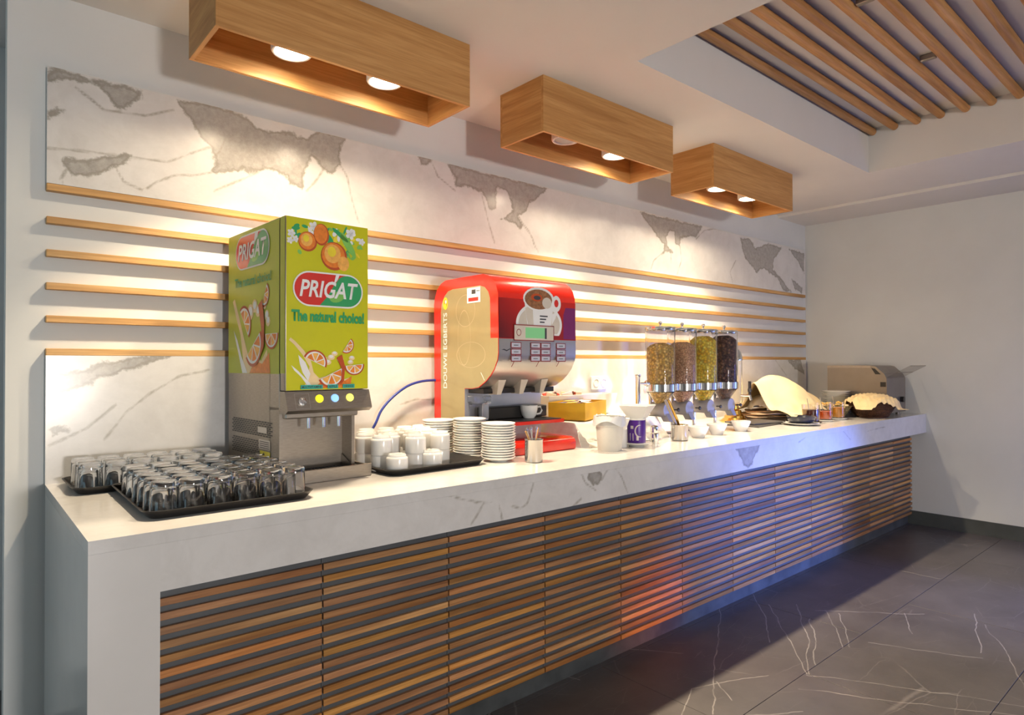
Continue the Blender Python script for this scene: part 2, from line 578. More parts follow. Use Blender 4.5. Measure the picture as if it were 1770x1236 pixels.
_txt = {}
def text_mesh(s, bold=0.0, shear=0.0):
    k = (s, bold, shear)
    if k in _txt:
        return _txt[k]
    cu = bpy.data.curves.new('lettering', 'FONT')
    cu.body = s
    cu.size = 1
    cu.offset = bold
    cu.shear = shear
    cu.resolution_u = 3
    o = bpy.data.objects.new('lettering', cu)
    COL.objects.link(o)
    dg = bpy.context.evaluated_depsgraph_get()
    dg.update()
    me = bpy.data.meshes.new_from_object(o.evaluated_get(dg))
    bpy.data.objects.remove(o)
    xs = [v.co.x for v in me.vertices]; ys = [v.co.y for v in me.vertices]
    b = (min(xs), max(xs), min(ys), max(ys))
    _txt[k] = (me, b)
    return _txt[k]

class Print:
    """flat print on a plane: frame = origin, u, v (unit), outward normal"""
    def __init__(s, O, u, v):
        s.O, s.u, s.v = Vector(O), Vector(u).normalized(), Vector(v).normalized()
        s.n = s.u.cross(s.v)
        s.mb = MB()
    def P(s, x, y, l):
        return s.O + s.u * x + s.v * y + s.n * (0.0006 + l * 0.0003)
    def poly(s, pts, mat, l=0):
        s.mb.use(mat); s.mb.poly([s.P(x, y, l) for x, y in pts]); return s
    def disc(s, cx, cy, rx, ry, mat, l=0, n=24, a0=0, a1=360, rot=0):
        full = a1 - a0 >= 360
        pts = []
        ro = math.radians(rot)
        for i in range(n if full else n + 1):
            t = math.radians(a0 + (a1 - a0) * i / n)
            x, y = rx * math.cos(t), ry * math.sin(t)
            pts.append((cx + x * math.cos(ro) - y * math.sin(ro), cy + x * math.sin(ro) + y * math.cos(ro)))
        return s.poly(pts, mat, l)
    def rect(s, x0, x1, y0, y1, mat, l=0):
        return s.poly([(x0, y0), (x1, y0), (x1, y1), (x0, y1)], mat, l)
    def frame(s, x0, x1, y0, y1, w, mat, l=0):
        s.rect(x0, x1, y0, y0 + w, mat, l); s.rect(x0, x1, y1 - w, y1, mat, l)
        s.rect(x0, x0 + w, y0, y1, mat, l); s.rect(x1 - w, x1, y0, y1, mat, l); return s
    def text(s, t, x0, x1, y0, y1, mat, l=1, bold=0.0, shear=0.0, up=False):
        """fit the lettering into a box; up = it reads upwards"""
        me, b = text_mesh(t, bold, shear)
        if up:
            sx, sy = (y1 - y0) / (b[1] - b[0]), (x1 - x0) / (b[3] - b[2])
            U, V = s.v * sx, -s.u * sy
            o = s.P(x1, y0, l) - U * b[0] - V * b[2]
        else:
            sx, sy = (x1 - x0) / (b[1] - b[0]), (y1 - y0) / (b[3] - b[2])
            U, V = s.u * sx, s.v * sy
            o = s.P(x0, y0, l) - U * b[0] - V * b[2]
        m = Matrix(((U.x, V.x, s.n.x, o.x), (U.y, V.y, s.n.y, o.y), (U.z, V.z, s.n.z, o.z), (0, 0, 0, 1)))
        s.mb.use(mat); s.mb.add_mesh(me, m)
        return s
    def done(s, parent, name, label=None):
        me = s.mb.mesh(name, 0, recalc=False)
        return part(parent, name, me, label=label)

# ------------------------------------------------------------------ marble slabs with veins
def seg_dist(px, pz, a, b):
    ax, az = a; bx, bz = b
    dx, dz = bx - ax, bz - az
    t = np.clip(((px - ax) * dx + (pz - az) * dz) / (dx * dx + dz * dz + 1e-12), 0, 1)
    return np.hypot(px - ax - t * dx, pz - az - t * dz)

def vein_fields(px, pz, patches, lines):
    sd = np.full(px.shape, -1.0)
    for poly in patches:
        d = np.full(px.shape, 9.0)
        ins = np.zeros(px.shape, bool)
        n = len(poly)
        for i in range(n):
            a, b = poly[i], poly[(i + 1) % n]
            d = np.minimum(d, seg_dist(px, pz, a, b))
            c = ((a[1] > pz) != (b[1] > pz))
            xi = (b[0] - a[0]) * (pz - a[1]) / ((b[1] - a[1]) if abs(b[1] - a[1]) > 1e-9 else 1e-9) + a[0]
            ins ^= c & (px < xi)
        sd = np.maximum(sd, np.where(ins, d, -d))
    ld = np.full(px.shape, 9.0)
    for pl in lines:
        for a, b in zip(pl, pl[1:]):
            ld = np.minimum(ld, seg_dist(px, pz, a, b))
    return np.maximum(sd, -0.2), np.minimum(ld, 0.2)

def slab(name, x0, x1, yf, yb, z0, z1, step, patches, lines, mat, parent=None, flat=False):
    """slab whose front (y = yf) is a fine grid carrying the vein attributes; flat: the fine face is the top"""
    if flat:
        nu, nv = max(1, round((x1 - x0) / step)), max(1, round((yb - yf) / step))
    else:
        nu, nv = max(1, round((x1 - x0) / step)), max(1, round((z1 - z0) / step))
    X = np.linspace(x0, x1, nu + 1)
    Z = np.linspace(yf, yb, nv + 1) if flat else np.linspace(z0, z1, nv + 1)
    gx, gz = np.meshgrid(X, Z, indexing='ij')
    sd, ld = vein_fields(gx.ravel(), gz.ravel(), patches, lines)
    N = (nu + 1) * (nv + 1)
    if flat:
        co = np.column_stack([gx.ravel(), gz.ravel(), np.full(N, z1)])
        back = [(x0, yf, z0), (x1, yf, z0), (x1, yb, z0), (x0, yb, z0)]
    else:
        co = np.column_stack([gx.ravel(), np.full(N, yf), gz.ravel()])
        back = [(x0, yb, z0), (x1, yb, z0), (x1, yb, z1), (x0, yb, z1)]
    idx = np.arange(N).reshape(nu + 1, nv + 1)
    q = np.stack([idx[:-1, :-1], idx[1:, :-1], idx[1:, 1:], idx[:-1, 1:]], -1).reshape(-1, 4).tolist()
    b = [N, N + 1, N + 2, N + 3]
    e0 = idx[:, 0].tolist(); e1 = idx[:, -1].tolist(); s0 = idx[0, :].tolist(); s1 = idx[-1, :].tolist()
    q += [[b[3], b[2], b[1], b[0]], [b[0], b[1]] + e0[::-1], [b[2], b[3]] + e1, [b[3], b[0]] + s0, [b[1], b[2]] + s1[::-1]]
    me = bpy.data.meshes.new(name)
    me.from_pydata(co.tolist() + back, [], q)
    for an, vals in (('patch', np.append(sd, [-0.2] * 4)), ('line', np.append(ld, [0.2] * 4))):
        at = me.attributes.new(an, 'FLOAT', 'POINT')
        at.data.foreach_set('value', vals.astype(np.float32))
    me.materials.append(mat)
    me.update()
    o = bpy.data.objects.new(name, me)
    COL.objects.link(o)
    if parent is not None:
        o.parent = parent
    return o

UP_PATCH = [[(-0.003,2.327),(0.054,2.33),(0.148,2.324),(0.295,2.33),(0.285,2.295),(0.248,2.259),(0.211,2.237),(0.175,2.265),(0.152,2.305),(0.114,2.306),(0.071,2.302),(0.038,2.289),(-0.003,2.273)],[(-0.002,2.182),(0.027,2.2),(0.042,2.189),(0.027,2.16),(-0.002,2.144)],[(0.031,2.017),(0.051,2.025),(0.115,2.032),(0.167,2.051),(0.23,2.077),(0.254,2.069),(0.212,2.033),(0.167,1.997),(0.115,1.966),(0.072,1.964),(0.056,1.987)],[(0.402,2.322),(0.474,2.328),(0.604,2.334),(0.673,2.316),(0.732,2.275),(0.817,2.299),(0.918,2.293),(0.998,2.352),(1.1,2.335),(1.075,2.266),(1.081,2.207),(1.039,2.16),(0.985,2.17),(0.945,2.218),(0.906,2.134),(0.898,2.07),(0.842,2.078),(0.812,2.116),(0.732,2.12),(0.696,2.094),(0.65,2.104),(0.605,2.077),(0.528,2.066),(0.543,2.122),(0.521,2.164),(0.485,2.194),(0.464,2.241),(0.429,2.278)],[(1.485,2.331),(1.573,2.338),(1.528,2.294),(1.505,2.292)],[(1.633,2.335),(1.977,2.33),(2.373,2.331),(2.303,2.266),(2.24,2.225),(2.213,2.185),(2.148,2.136),(2.174,2.091),(2.152,2.062),(2.109,2.088),(2.013,2.097),(2.097,2.147),(2.105,2.194),(2.051,2.252),(1.993,2.264),(1.981,2.212),(1.977,2.151),(1.929,2.141),(1.913,2.191),(1.882,2.223),(1.793,2.235),(1.715,2.221),(1.712,2.262),(1.675,2.309)],[(3.231,2.324),(3.574,2.328),(3.963,2.328),(3.88,2.223),(3.799,2.238),(3.684,2.199),(3.677,2.148),(3.628,2.159),(3.608,2.234),(3.553,2.239),(3.519,2.19),(3.532,2.139),(3.593,2.089),(3.465,2.071),(3.492,2.134),(3.413,2.177),(3.362,2.222),(3.28,2.273)],[(4.493,2.314),(4.644,2.319),(4.745,2.256),(4.946,2.318),(5.187,2.317),(5.053,2.202),(5.022,2.106),(5.214,2.018),(5.351,1.937),(5.213,1.937),(5.101,2.034),(4.866,2.105),(4.742,2.055),(4.697,2.089),(4.571,2.151),(4.527,2.23)],[(5.303,2.315),(5.599,2.312),(5.596,2.118),(5.53,2.185),(5.42,2.251)],[(5.352,2.055),(5.561,1.989),(5.549,1.941),(5.416,1.962)]]
UP_LINE = [[(0.543,2.134),(0.56,2.156),(0.582,2.212)],[(1.075,2.206),(1.109,2.16),(1.132,2.059),(1.167,1.958)],[(1.559,2.332),(1.604,2.254),(1.712,2.199)],[(1.882,2.213),(1.932,2.066),(1.972,1.962)],[(2.148,2.129),(2.226,2.059),(2.271,1.965)],[(2.174,2.091),(2.248,2.029),(2.293,1.951)],[(3.465,2.071),(3.373,2.013),(3.341,1.951)],[(3.677,2.148),(3.697,2.047),(3.64,1.938)],[(4.43,2.123),(4.344,2.024),(4.394,1.914)],[(0.528,2.066),(0.475,2.045),(0.393,2.029),(0.334,1.992),(0.305,1.965)],[(0.732,2.12),(0.65,2.062),(0.539,1.995)],[(-0.002,2.049),(0.115,2.06),(0.203,2.067)],[(0.254,2.069),(0.373,2.076),(0.475,2.138),(0.521,2.164)],[(0.203,2.021),(0.23,1.973),(0.286,1.955)],[(0.056,1.987),(0.039,1.948),(0.048,1.93)],[(3.88,2.223),(3.993,2.302),(4.166,2.339)],[(0.211,2.237),(0.217,2.224)],[(0.998,2.173),(0.966,2.12),(0.919,2.061)],[(3.572,2.087),(3.572,2.014)],[(0.08,2.28),(0.166,2.221),(0.295,2.233),(0.392,2.279)]]
LO_PATCH = [[(0.002,1.276),(0.118,1.295),(0.234,1.334),(0.395,1.348),(0.279,1.298),(0.161,1.257),(0.118,1.223),(0.002,1.211)],[(5.247,1.34),(5.517,1.341),(5.594,1.205),(5.406,1.263)],[(0.002,1.093),(0.035,1.101),(0.068,1.078),(0.019,1.062)]]
LO_LINE = [[(0.171,1.04),(0.243,1.14),(0.317,1.201),(0.416,1.264),(0.519,1.286)],[(0.011,1.033),(0.118,1.085),(0.206,1.163)],[(5.052,1.339),(5.255,1.199)],[(1.38,1.113),(1.477,1.137),(1.613,1.126)],[(0.999,1.282),(1.04,1.127)]]
FA_PATCH = [[(2.758,0.905),(2.911,0.908),(3.067,0.887),(2.969,0.781),(2.921,0.75),(2.881,0.772),(2.825,0.855)],[(1.683,0.884),(1.745,0.886),(1.78,0.849),(1.759,0.805),(1.724,0.814),(1.69,0.846)]]
FA_LINE = [[(0.963,0.88),(1.009,0.872),(1.069,0.85),(1.131,0.832),(1.195,0.823)],[(1.158,0.824),(1.138,0.797),(1.105,0.762)],[(1.402,0.892),(1.39,0.855),(1.364,0.795),(1.33,0.781),(1.288,0.795)],[(1.226,0.814),(1.242,0.755)],[(1.773,0.831),(1.809,0.87),(1.846,0.885),(1.901,0.828),(1.939,0.758)],[(1.652,0.772),(1.586,0.741)],[(4.048,0.912),(4.135,0.858),(4.225,0.806)],[(3.494,0.846),(3.642,0.886),(3.798,0.882)],[(1.653,0.869),(1.676,0.831),(1.738,0.793)],[(4.512,0.843),(4.826,0.851)]]

# ================================================================== setting
WX0, WX1, WYB, ZC = -0.107, 5.69, 0.032, 2.594
b = MB(); b.box(WX0, WX1 + 0.1, WYB, WYB + 0.1, 0, 3.0); struct('wall_back', b, M_WALL)
b = MB(); b.box(-3.7, 0.4, 0.62, 0.72, 0, 3.0); struct('wall_alcove', b, M_WALL)
b = MB(); b.box(WX1, WX1 + 0.1, -7.7, WYB, 0, 3.0); struct('wall_right', b, M_WALL)
b = MB(); b.box(-3.7, -3.6, -7.7, 0.72, 0, 3.0); struct('wall_left', b, M_WALL)
b = MB(); b.box(-3.7, WX1 + 0.1, -7.8, -7.7, 0, 3.0); struct('wall_front', b, M_WALL)
RX0, RX1, RY1, RY0, RZ = 1.955, 4.436, -0.98, -4.4, 2.886
b = MB()
b.box(-3.7, RX0, -7.8, 0.72, ZC, 3.05)
b.box(RX1, WX1 + 0.1, -7.8, 0.2, ZC, 3.05)
b.box(RX0, RX1, RY1, 0.2, ZC, 3.05)
b.box(RX0, RX1, -7.8, RY0, ZC, 3.05)
b.box(RX0, RX1, RY0, RY1, RZ, 3.05)
struct('ceiling', b, M_CEIL)
b = MB(); b.box(5.18, WX1, -7.6, WYB, ZC - 0.022, ZC + 0.01); struct('trim_1', b, M_CEIL)
b = MB(); b.box(-3.6, WX1, -7.7, 0.62, -0.06, -0.012)
TX0, TX1, TY0, TY1 = -1.11, 5.69, -4.43, -0.23
b.box(-3.6, TX0, -7.7, 0.62, -0.012, 0); b.box(TX0, TX1, -7.7, TY0, -0.012, 0); b.box(TX0, TX1, TY1, 0.62, -0.012, 0)
fl = struct('floor', b, M_GROUT)
fl.data.materials[0] = M_FLOOR
tile_me = {}
for r in range(7):
    y1 = TY1 - 0.6 * r
    xs = [2.49 + 1.2 * k + (0.6 if r % 2 else 0.0) for k in range(-5, 5)]
    xs = [max(TX0, min(TX1, x)) for x in xs]
    for xa, xb in zip(xs, xs[1:]):
        w = round(xb - xa, 3)
        if w < 0.05:
            continue
        if w not in tile_me:
            m = MB(); m.box(0.0012, w - 0.0012, -0.5988, -0.0012, -0.012, 0.0, 0.0006)
            m.mats = [M_FLOOR]
            tile_me[w] = m.mesh('tile', 0)
        o = bpy.data.objects.new('tile', tile_me[w]); COL.objects.link(o)
        o.location = (xa, y1, 0); o.parent = fl
M_BASEB = plain('baseboard_stone', (0.075, 0.08, 0.075), 0.35, var=0.2, scale=6)
b = MB(); b.box(WX1 - 0.012, WX1, -7.6, -0.80, 0, 0.108); struct('baseboard_right', b, M_BASEB)
b = MB(); b.box(WX0, 0.0, WYB - 0.012, WYB, 0, 0.10); struct('baseboard_back', b, M_BASEB)

# marble cladding of the back wall
o = slab('marble_panel', 0.0, 5.621, 0.0, WYB, 1.93, 2.331, 0.009, UP_PATCH, UP_LINE, M_MARBLE)
tag(o, 'white marble wall panel with grey veins above the wooden battens', 'wall panel')
o = slab('marble_panel', 0.0, 5.621, 0.0, WYB, 0.9, 1.34, 0.009, LO_PATCH, LO_LINE, M_MARBLE)
tag(o, 'white marble wall panel below the battens behind the machines', 'wall panel')
# wooden battens
bl = ['topmost wooden batten, under the upper marble', 'second wooden batten from the top', 'third wooden batten from the top',
      'third wooden batten from the bottom', 'second wooden batten from the bottom', 'lowest wooden batten, on top of the lower marble']
for i in range(6):
    zt = 1.364 + 0.1131 * (5 - i)
    m = MB(); m.box(0, 5.621, 0, WYB, -0.024, 0, 0.0015)
    single('wooden_batten', m, M_OAKL, bl[i] + ' on the back wall', 'batten', (0, 0, zt), group='battens on the back wall', smooth=0)

# ================================================================== counter
YF = -0.933
ct = thing('buffet_counter', 'long white marble waterfall counter carrying the breakfast buffet along the wall', 'counter', (0, 0, 0))
slab('worktop', 0.0, WX1, YF, 0.0, 0.868, 0.9, 0.03, [], [], M_TOP, ct, flat=True)
slab('fascia', 0.15, WX1, YF, YF + 0.03, 0.7504, 0.8678, 0.009, FA_PATCH, FA_LINE, M_MARBLE, ct)
m = MB(); m.box(0.0, 0.15, YF, YF + 0.03, 0.0, 0.8678)
m.box(0.0, 0.03, YF + 0.03, 0.0, 0.0, 0.8678)
part(ct, 'waterfall_leg', m, M_STONE, 0)
m = MB(); m.box(0.05, WX1, -0.78, -0.02, 0.0, 0.866); part(ct, 'cabinet_box', m, M_SLATBACK, 0)
m = MB(); m.box(0.15, WX1, -0.80, -0.781, 0.0, 0.081); part(ct, 'plinth', m, M_PLINTH, 0)

NP, PW = 12, 0.4665
slat_me = {}
for k in range(NP):
    x0 = 0.1505 + PW * k
    w = min(PW, WX1 - x0)
    lab = {0: 'leftmost slatted wooden panel of the counter front', NP - 1: 'rightmost slatted panel of the counter front, against the right wall'}.get(
        k, ORD[k + 1] + ' slatted wooden panel from the left on the counter front')
    t = thing('slatted_panel', lab, 'panel', (x0, -0.83, 0), 0, 'slatted panels of the counter front')
    m = MB(); m.box(0.0008, w - 0.0008, 0.012, 0.030, 0.0805, 0.748)
    part(t, 'backing', m, M_SLATBACK, 0)
    key = round(w, 3)
    if key not in slat_me:
        m = MB(); m.box(0.0026, w - 0.0026, 0, 0.012, 0.0, 0.0195, 0.0008)
        m.mats = [M_SLAT]
        slat_me[key] = m.mesh('slat', 0)
    for i in range(17):
        o = bpy.data.objects.new('slat', slat_me[key]); COL.objects.link(o)
        o.parent = t
        o.color = (random.random(), random.random(), random.random(), 1)
        o.location = (0, random.uniform(-0.0006, 0.0004), 0.6795 - 0.0375 * i)

# ================================================================== ceiling boxes
M_BULB = emit('lamp_glow', (1.0, 0.88, 0.66), 25.0)
M_LAMPW = plain('lamp_white', (0.8, 0.79, 0.77), 0.5, var=0.01)
M_BULBOFF = plain('lamp_off', (0.45, 0.46, 0.48), 0.3, 0.4)
WARM = (1.0, 0.82, 0.58)
def ceiling_box(x0, label, lit, power):
    w = 0.968; y0, y1, z0 = -0.63, -0.332, 2.343
    t = thing('ceiling_light', label, 'ceiling light', (x0, y0, ZC), 0, 'oak box lights over the counter')
    D = y1 - y0; H = ZC - z0; th = 0.014
    m = MB(); m.box(0, w, 0, th, -H, 0); part(t, 'front_board', m, M_OAK, 0)
    m = MB(); m.box(0, w, D - th, D, -H, 0); part(t, 'back_board', m, M_OAK, 0)
    m = MB(); m.box(0, th, th, D - th, -H, 0); part(t, 'end_board', m, M_OAKY, 0)
    m = MB(); m.box(w - th, w, th, D - th, -H, 0); part(t, 'end_board', m, M_OAKY, 0)
    m = MB(); m.box(th, w - th, th, D - th, -H + 0.152, -H + 0.167); part(t, 'inner_board', m, M_OAK, 0)
    for s, on in zip((-0.185, 0.185), lit):
        cx, cy, zt = w / 2 + s, 0.155, -H + 0.152
        m = MB(); m.lathe([(0.050, 0), (0.068, 0), (0.07, -0.006), (0.07, -0.084), (0.066, -0.090), (0.060, -0.089), (0.054, -0.078)], (cx, cy, zt), 32, close=True)
        h = part(t, 'lamp_ring', m, M_LAMPW, 40, label='white round lamp ring' + ('' if on else ', unlit'))
        m = MB(); m.cyl(0.0525, -0.084, -0.070, (cx, cy, zt), 28)
        part(h, 'bulb', m, M_BULB if on else M_BULBOFF, 40)
        if on:
            L_ = (x0 + cx, y0 + cy, ZC + zt - 0.094)
            spot('lamp_light', L_, (L_[0], L_[1], 0), 99, power, WARM, 0.40, 0.03)
            spot('lamp_spill', L_, (L_[0], L_[1], 0), 168, power * 0.20, WARM, 0.6, 0.03)
    return t
M_OAKY = wood('oak_box_end', (0.36, 0.155, 0.035), (0.53, 0.265, 0.08), (0.62, 0.34, 0.12), 1, 1.0, 0.55, 0.05)
ceiling_box(0.362, 'nearest and largest-looking oak box light under the ceiling, both lamps lit', (True, True), SPOTW)
ceiling_box(1.738, 'middle oak box light under the ceiling with one lamp unlit', (False, True), SPOTW)
ceiling_box(3.105, 'farthest oak box light under the ceiling near the right wall', (True, True), SPOTW)

# rods in the ceiling recess
ring = []
for i in range(12):
    y = -1.01 - 0.132 * i
    m = MB()
    L = RX1 - RX0 - 0.012
    m.lathe([(0, 0), (0.021, 0), (0.024, 0.003), (0.024, L - 0.003), (0.021, L), (0, L)], n=16, axis='x')
    m.mats = [M_ROD]
    lab = 'round wooden rod in the ceiling recess, ' + ('next to the recess side over the counter' if i == 0 else ORD[i + 1] + ' one away from the counter')
    single('ceiling_rod', m, None, lab, 'rod', (RX0 + 0.006, y, 2.861), group='wooden rods of the ceiling recess')
for i, (bx, by) in enumerate(((3.522, -1.604), (2.72, -1.604))):
    m = MB(); m.box(-0.014, 0.014, -0.035, 0.035, 0, 0.03, 0.003)
    single('rod_bracket', m, M_STEEL, ('grey metal bracket between two ceiling rods, nearer the right wall', 'grey metal bracket between two ceiling rods, at the top edge of the picture')[i], 'bracket', (bx, by, 2.855), smooth=0)

# ================================================================== shared small shapes
def tray_mb(w, d, h=0.022, r=0.05, lip=0.016):
    """rounded tray, centred, bottom at z = 0"""
    def loop(inset, z):
        out = []
        rr = max(0.004, r - inset)
        X, Y = w / 2 - inset, d / 2 - inset
        for cx, cy, a in ((X - rr, Y - rr, 0), (-X + rr, Y - rr, 90), (-X + rr, -Y + rr, 180), (X - rr, -Y + rr, 270)):
            for k in range(7):
                t = math.radians(a + 15 * k)
                out.append((cx + rr * math.cos(t), cy + rr * math.sin(t), z))
        return out
    m = MB()
    loops = [loop(lip + .006, 0), loop(0.001, h - 0.002), loop(0, h), loop(0.005, h), loop(lip + 0.008, 0.004)]
    V = [[m.bm.verts.new(p) for p in l] for l in loops]
    n = len(V[0])
    for A, B in zip(V, V[1:]):
        for i in range(n):
            m.bm.faces.new((A[i], A[(i + 1) % n], B[(i + 1) % n], B[i]))
    m.bm.faces.new(V[0][::-1]); m.bm.faces.new(V[-1])
    return m

ZT = 0.9
single('serving_tray', tray_mb(0.47, 0.55, 0.024), M_BLACK, 'larger black tray full of upturned glasses at the front left of the counter', 'tray', (0.375, -0.545, ZT), math.radians(-1))
single('serving_tray', tray_mb(0.52, 0.30, 0.024), M_BLACK, 'black tray of glasses against the marble wall behind the larger tray', 'tray', (0.30, -0.158, ZT), 0)
# glasses, upside down
m = MB()
m.lathe([(0.0, 0.088), (0.030, 0.088), (0.0325, 0.085), (0.0335, 0.078), (0.0355, 0.002), (0.0348, 0.0), (0.0335, 0.001),
         (0.0312, 0.070), (0.028, 0.0745), (0.0, 0.0755)], n=24)
m.mats = [M_GLASS]
g_me = m.mesh('drinking_glass', 50)
def put_glass(x, y, lab, grp):
    o = bpy.data.objects.new('drinking_glass', g_me); COL.objects.link(o)
    o.location = (x, y, ZT + 0.0042); o.rotation_euler = (0, 0, random.uniform(0, 6))
    tag(o, lab, 'glass', grp)
for r in range(6):
    for c in range(6):
        x = 0.196 + 0.0725 * c + random.uniform(-.002, .002); y = -0.752 + 0.0745 * r + random.uniform(-.002, .002)
        put_glass(x, y, 'upturned glass on the larger tray, ' + ('front' if r == 0 else ORD[r + 1]) + ' row, ' + ORD[c + 1] + ' from the left', 'upturned glasses on the larger tray')
for r in range(3):
    for c in range(6):
        x = 0.098 + 0.0745 * c + random.uniform(-.002, .002); y = -0.237 + 0.0745 * r + random.uniform(-.002, .002)
        put_glass(x, y, 'upturned glass on the tray by the wall, ' + ('front' if r == 0 else ORD[r + 1]) + ' row, ' + ORD[c + 1] + ' from the left', 'upturned glasses on the tray by the wall')

# ================================================================== juice dispenser
def juice_dispenser():
    t = thing('juice_dispenser', 'tall lime green juice dispenser with orange pictures and steel base', 'juice dispenser', (0.600, -0.575, ZT), math.radians(2))
    w, D, H, Z1 = 0.313, 0.53, 0.908, 0.375
    m = MB()
    m.box(0, w, 0.12, D, 0.012, H, 0.003)
    m.box(0, w, 0.047, 0.13, 0.25, H, 0.002)
    m.box(0, 0.012, 0.047, 0.13, 0.012, 0.26)
    m.box(w - 0.042, w - 0.03, 0.047, 0.13, 0.012, 0.26)
    for fx in (0.03, w - 0.03):
        for fy in (0.16, D - 0.04):
            m.cyl(0.014, 0, 0.014, (fx, fy, 0), 12)
    body = part(t, 'body', m, M_STEEL, 0)
    m = MB(); m.box(0.001, w - 0.001, 0.0405, 0.047, 0.25, H - 0.002); part(t, 'door_seal', m, M_BLACK, 0)
    m = MB(); m.box(0, w, 0, 0.041, 0.318, H, 0.004, 2); door = part(t, 'door', m, M_STEEL, 30)
    # printed door front
    p = Print((0, 0, 0), (1, 0, 0), (0, 0, 1))
    p.rect(0.003, w - 0.003, 0.32, H - 0.003, M_GREEN)
    rnd = random.Random(3)
    for i in range(46):       # blossom and leaves along the top edge
        x = rnd.uniform(0.022, w - 0.024); y = H - 0.023 - rnd.random() ** 1.6 * (0.10 if x < 0.06 or x > 0.2 else 0.045)
        mt = rnd.choice((M_DGREEN, M_LGREEN, M_PWHITE, M_YEL, M_LGREEN))
        p.disc(x, y, rnd.uniform(.006, .017), rnd.uniform(.004, .008), mt, 1 + i * 0.02, 10, rot=rnd.uniform(0, 180))
    for x, y, r in ((0.02, 0.85, .014), (0.035, 0.832, .012), (0.016, 0.825, .012), (0.24, 0.875, .02), (0.285, 0.852, .013), (0.10, 0.882, .018)):
        for k in range(5):
            p.disc(x + r * .55 * math.cos(k * 1.257), y + r * .55 * math.sin(k * 1.257), r * .5, r * .38, M_PWHITE, 2, 10, rot=k * 72)
    p.disc(0.155, 0.848, .03, .012, M_DGREEN, 2.4, 12, rot=-50); p.disc(0.23, 0.835, .05, .014, M_LGREEN, 2.4, 14, rot=-55)
    p.disc(0.20, 0.866, .038, .008, M_DGREEN, 2.4, 14, rot=-35)
    for (cx, cy, r) in ((0.128, 0.858, 0.038), (0.078, 0.828, 0.034), (0.176, 0.788, 0.050)):
        sx = 0.75 if r == 0.038 else 1.0
        p.disc(cx, cy, r * sx, r, M_ORANGED, 3); p.disc(cx - r * .05, cy + r * .06, r * .88 * sx, r * .88, M_ORANGE, 4)
        if sx == 1.0:
            p.disc(cx - r * .12, cy + r * .16, r * .62, r * .66, M_ORANGEL, 5); p.disc(cx - r * .18, cy + r * .3, r * .32, r * .36, M_YEL, 6)
    p.disc(0.212, 0.765, 0.022, 0.026, M_ORANGEL, 5)
    def logo(p, x0, x1, y0, y1, L=8):
        W, Hh = x1 - x0, y1 - y0
        def cap(ins, mat, l, lo=0, hi=1):
            r = Hh / 2 - ins
            pts = []
            for a in range(90, 271, 12):
                pts.append((x0 + Hh / 2 + r * math.cos(math.radians(a)), (y0 + y1) / 2 + r * math.sin(math.radians(a))))
            for a in range(-90, 91, 12):
                pts.append((x1 - Hh / 2 + r * math.cos(math.radians(a)), (y0 + y1) / 2 + r * math.sin(math.radians(a))))
            p.poly(pts, mat, l)
        cap(-Hh * .05, M_PWHITE, L)
        cap(0, M_RED, L + 1)
        cy = (y0 + y1) / 2; r = Hh / 2
        pts = [(x0 + W * .36, y0)]
        for a in range(-90, 136, 12):
            pts.append((x1 - r + r * math.cos(math.radians(a)), cy + r * math.sin(math.radians(a))))
        pts += [(x0 + W * .56, y0 + Hh * .62), (x0 + W * .47, y0 + Hh * .28)]
        p.poly(pts, M_DGREEN, L + 2)
        # white wedge between the red and the green part
        p.poly([(x0 + W * .60, y1), (x1 - r + r * math.cos(math.radians(125)), y1 + Hh * .03), (x1 - r + r * math.cos(math.radians(135)), cy + r * .71), (x0 + W * .565, y0 + Hh * .66)], M_PWHITE, L + 3)
        p.disc(x0 + W * .62, y0 + Hh * .3, W * .12, Hh * .17, M_LGREEN, L + 2.5, 16, rot=20)
        p.text('PRIGAT', x0 + W * .07, x0 + W * .94, y0 + Hh * .24, y0 + Hh * .78, M_PWHITE, L + 5, bold=0.022, shear=0.22)
    logo(p, 0.030, 0.283, 0.612, 0.722)
    p.text('The natural choice!', 0.020, 0.294, 0.553, 0.594, M_DGREEN, 8, bold=0.045)
    def slice_(p, cx, cy, r, rot, L, full=False):
        """orange segment: rind, white pith, flesh with wedges"""
        a0, a1 = (0, 360) if full else (0, 180)
        p.disc(cx, cy, r, r * .92, M_ORANGED, L, 20, a0, a1, rot)
        p.disc(cx, cy, r * .86, r * .8, M_PWHITE, L + 1, 20, a0, a1, rot)
        ro = math.radians(rot)
        n = 8 if full else 4
        for k in range(n):
            a = (a0 + (a1 - a0) * (k + .08) / n); bb = (a0 + (a1 - a0) * (k + .92) / n)
            pts = [(0.06 * r, 0.06 * r)]
            pts = [(cx + .08 * r * math.cos(ro + math.radians((a + bb) / 2)), cy + .08 * r * math.sin(ro + math.radians((a + bb) / 2)))]
            for q in range(5):
                aa = math.radians(a + (bb - a) * q / 4) + ro
                pts.append((cx + .74 * r * math.cos(aa), cy + .7 * r * math.sin(aa)))
            p.poly(pts, M_ORANGE if k % 2 else M_ORANGEL, L + 2)
    def splash(p, pts, mat, L):
        p.poly(pts, mat, L)
    # juice splash
    p.poly([(0.012, 0.490), (0.030, 0.475), (0.060, 0.440), (0.085, 0.400), (0.075, 0.345), (0.065, 0.335), (0.072, 0.325), (0.22, 0.325), (0.235, 0.36), (0.20, 0.35), (0.16, 0.37), (0.12, 0.36), (0.10, 0.38), (0.09, 0.42), (0.065, 0.455), (0.035, 0.485), (0.018, 0.498)], M_PALE, 2)
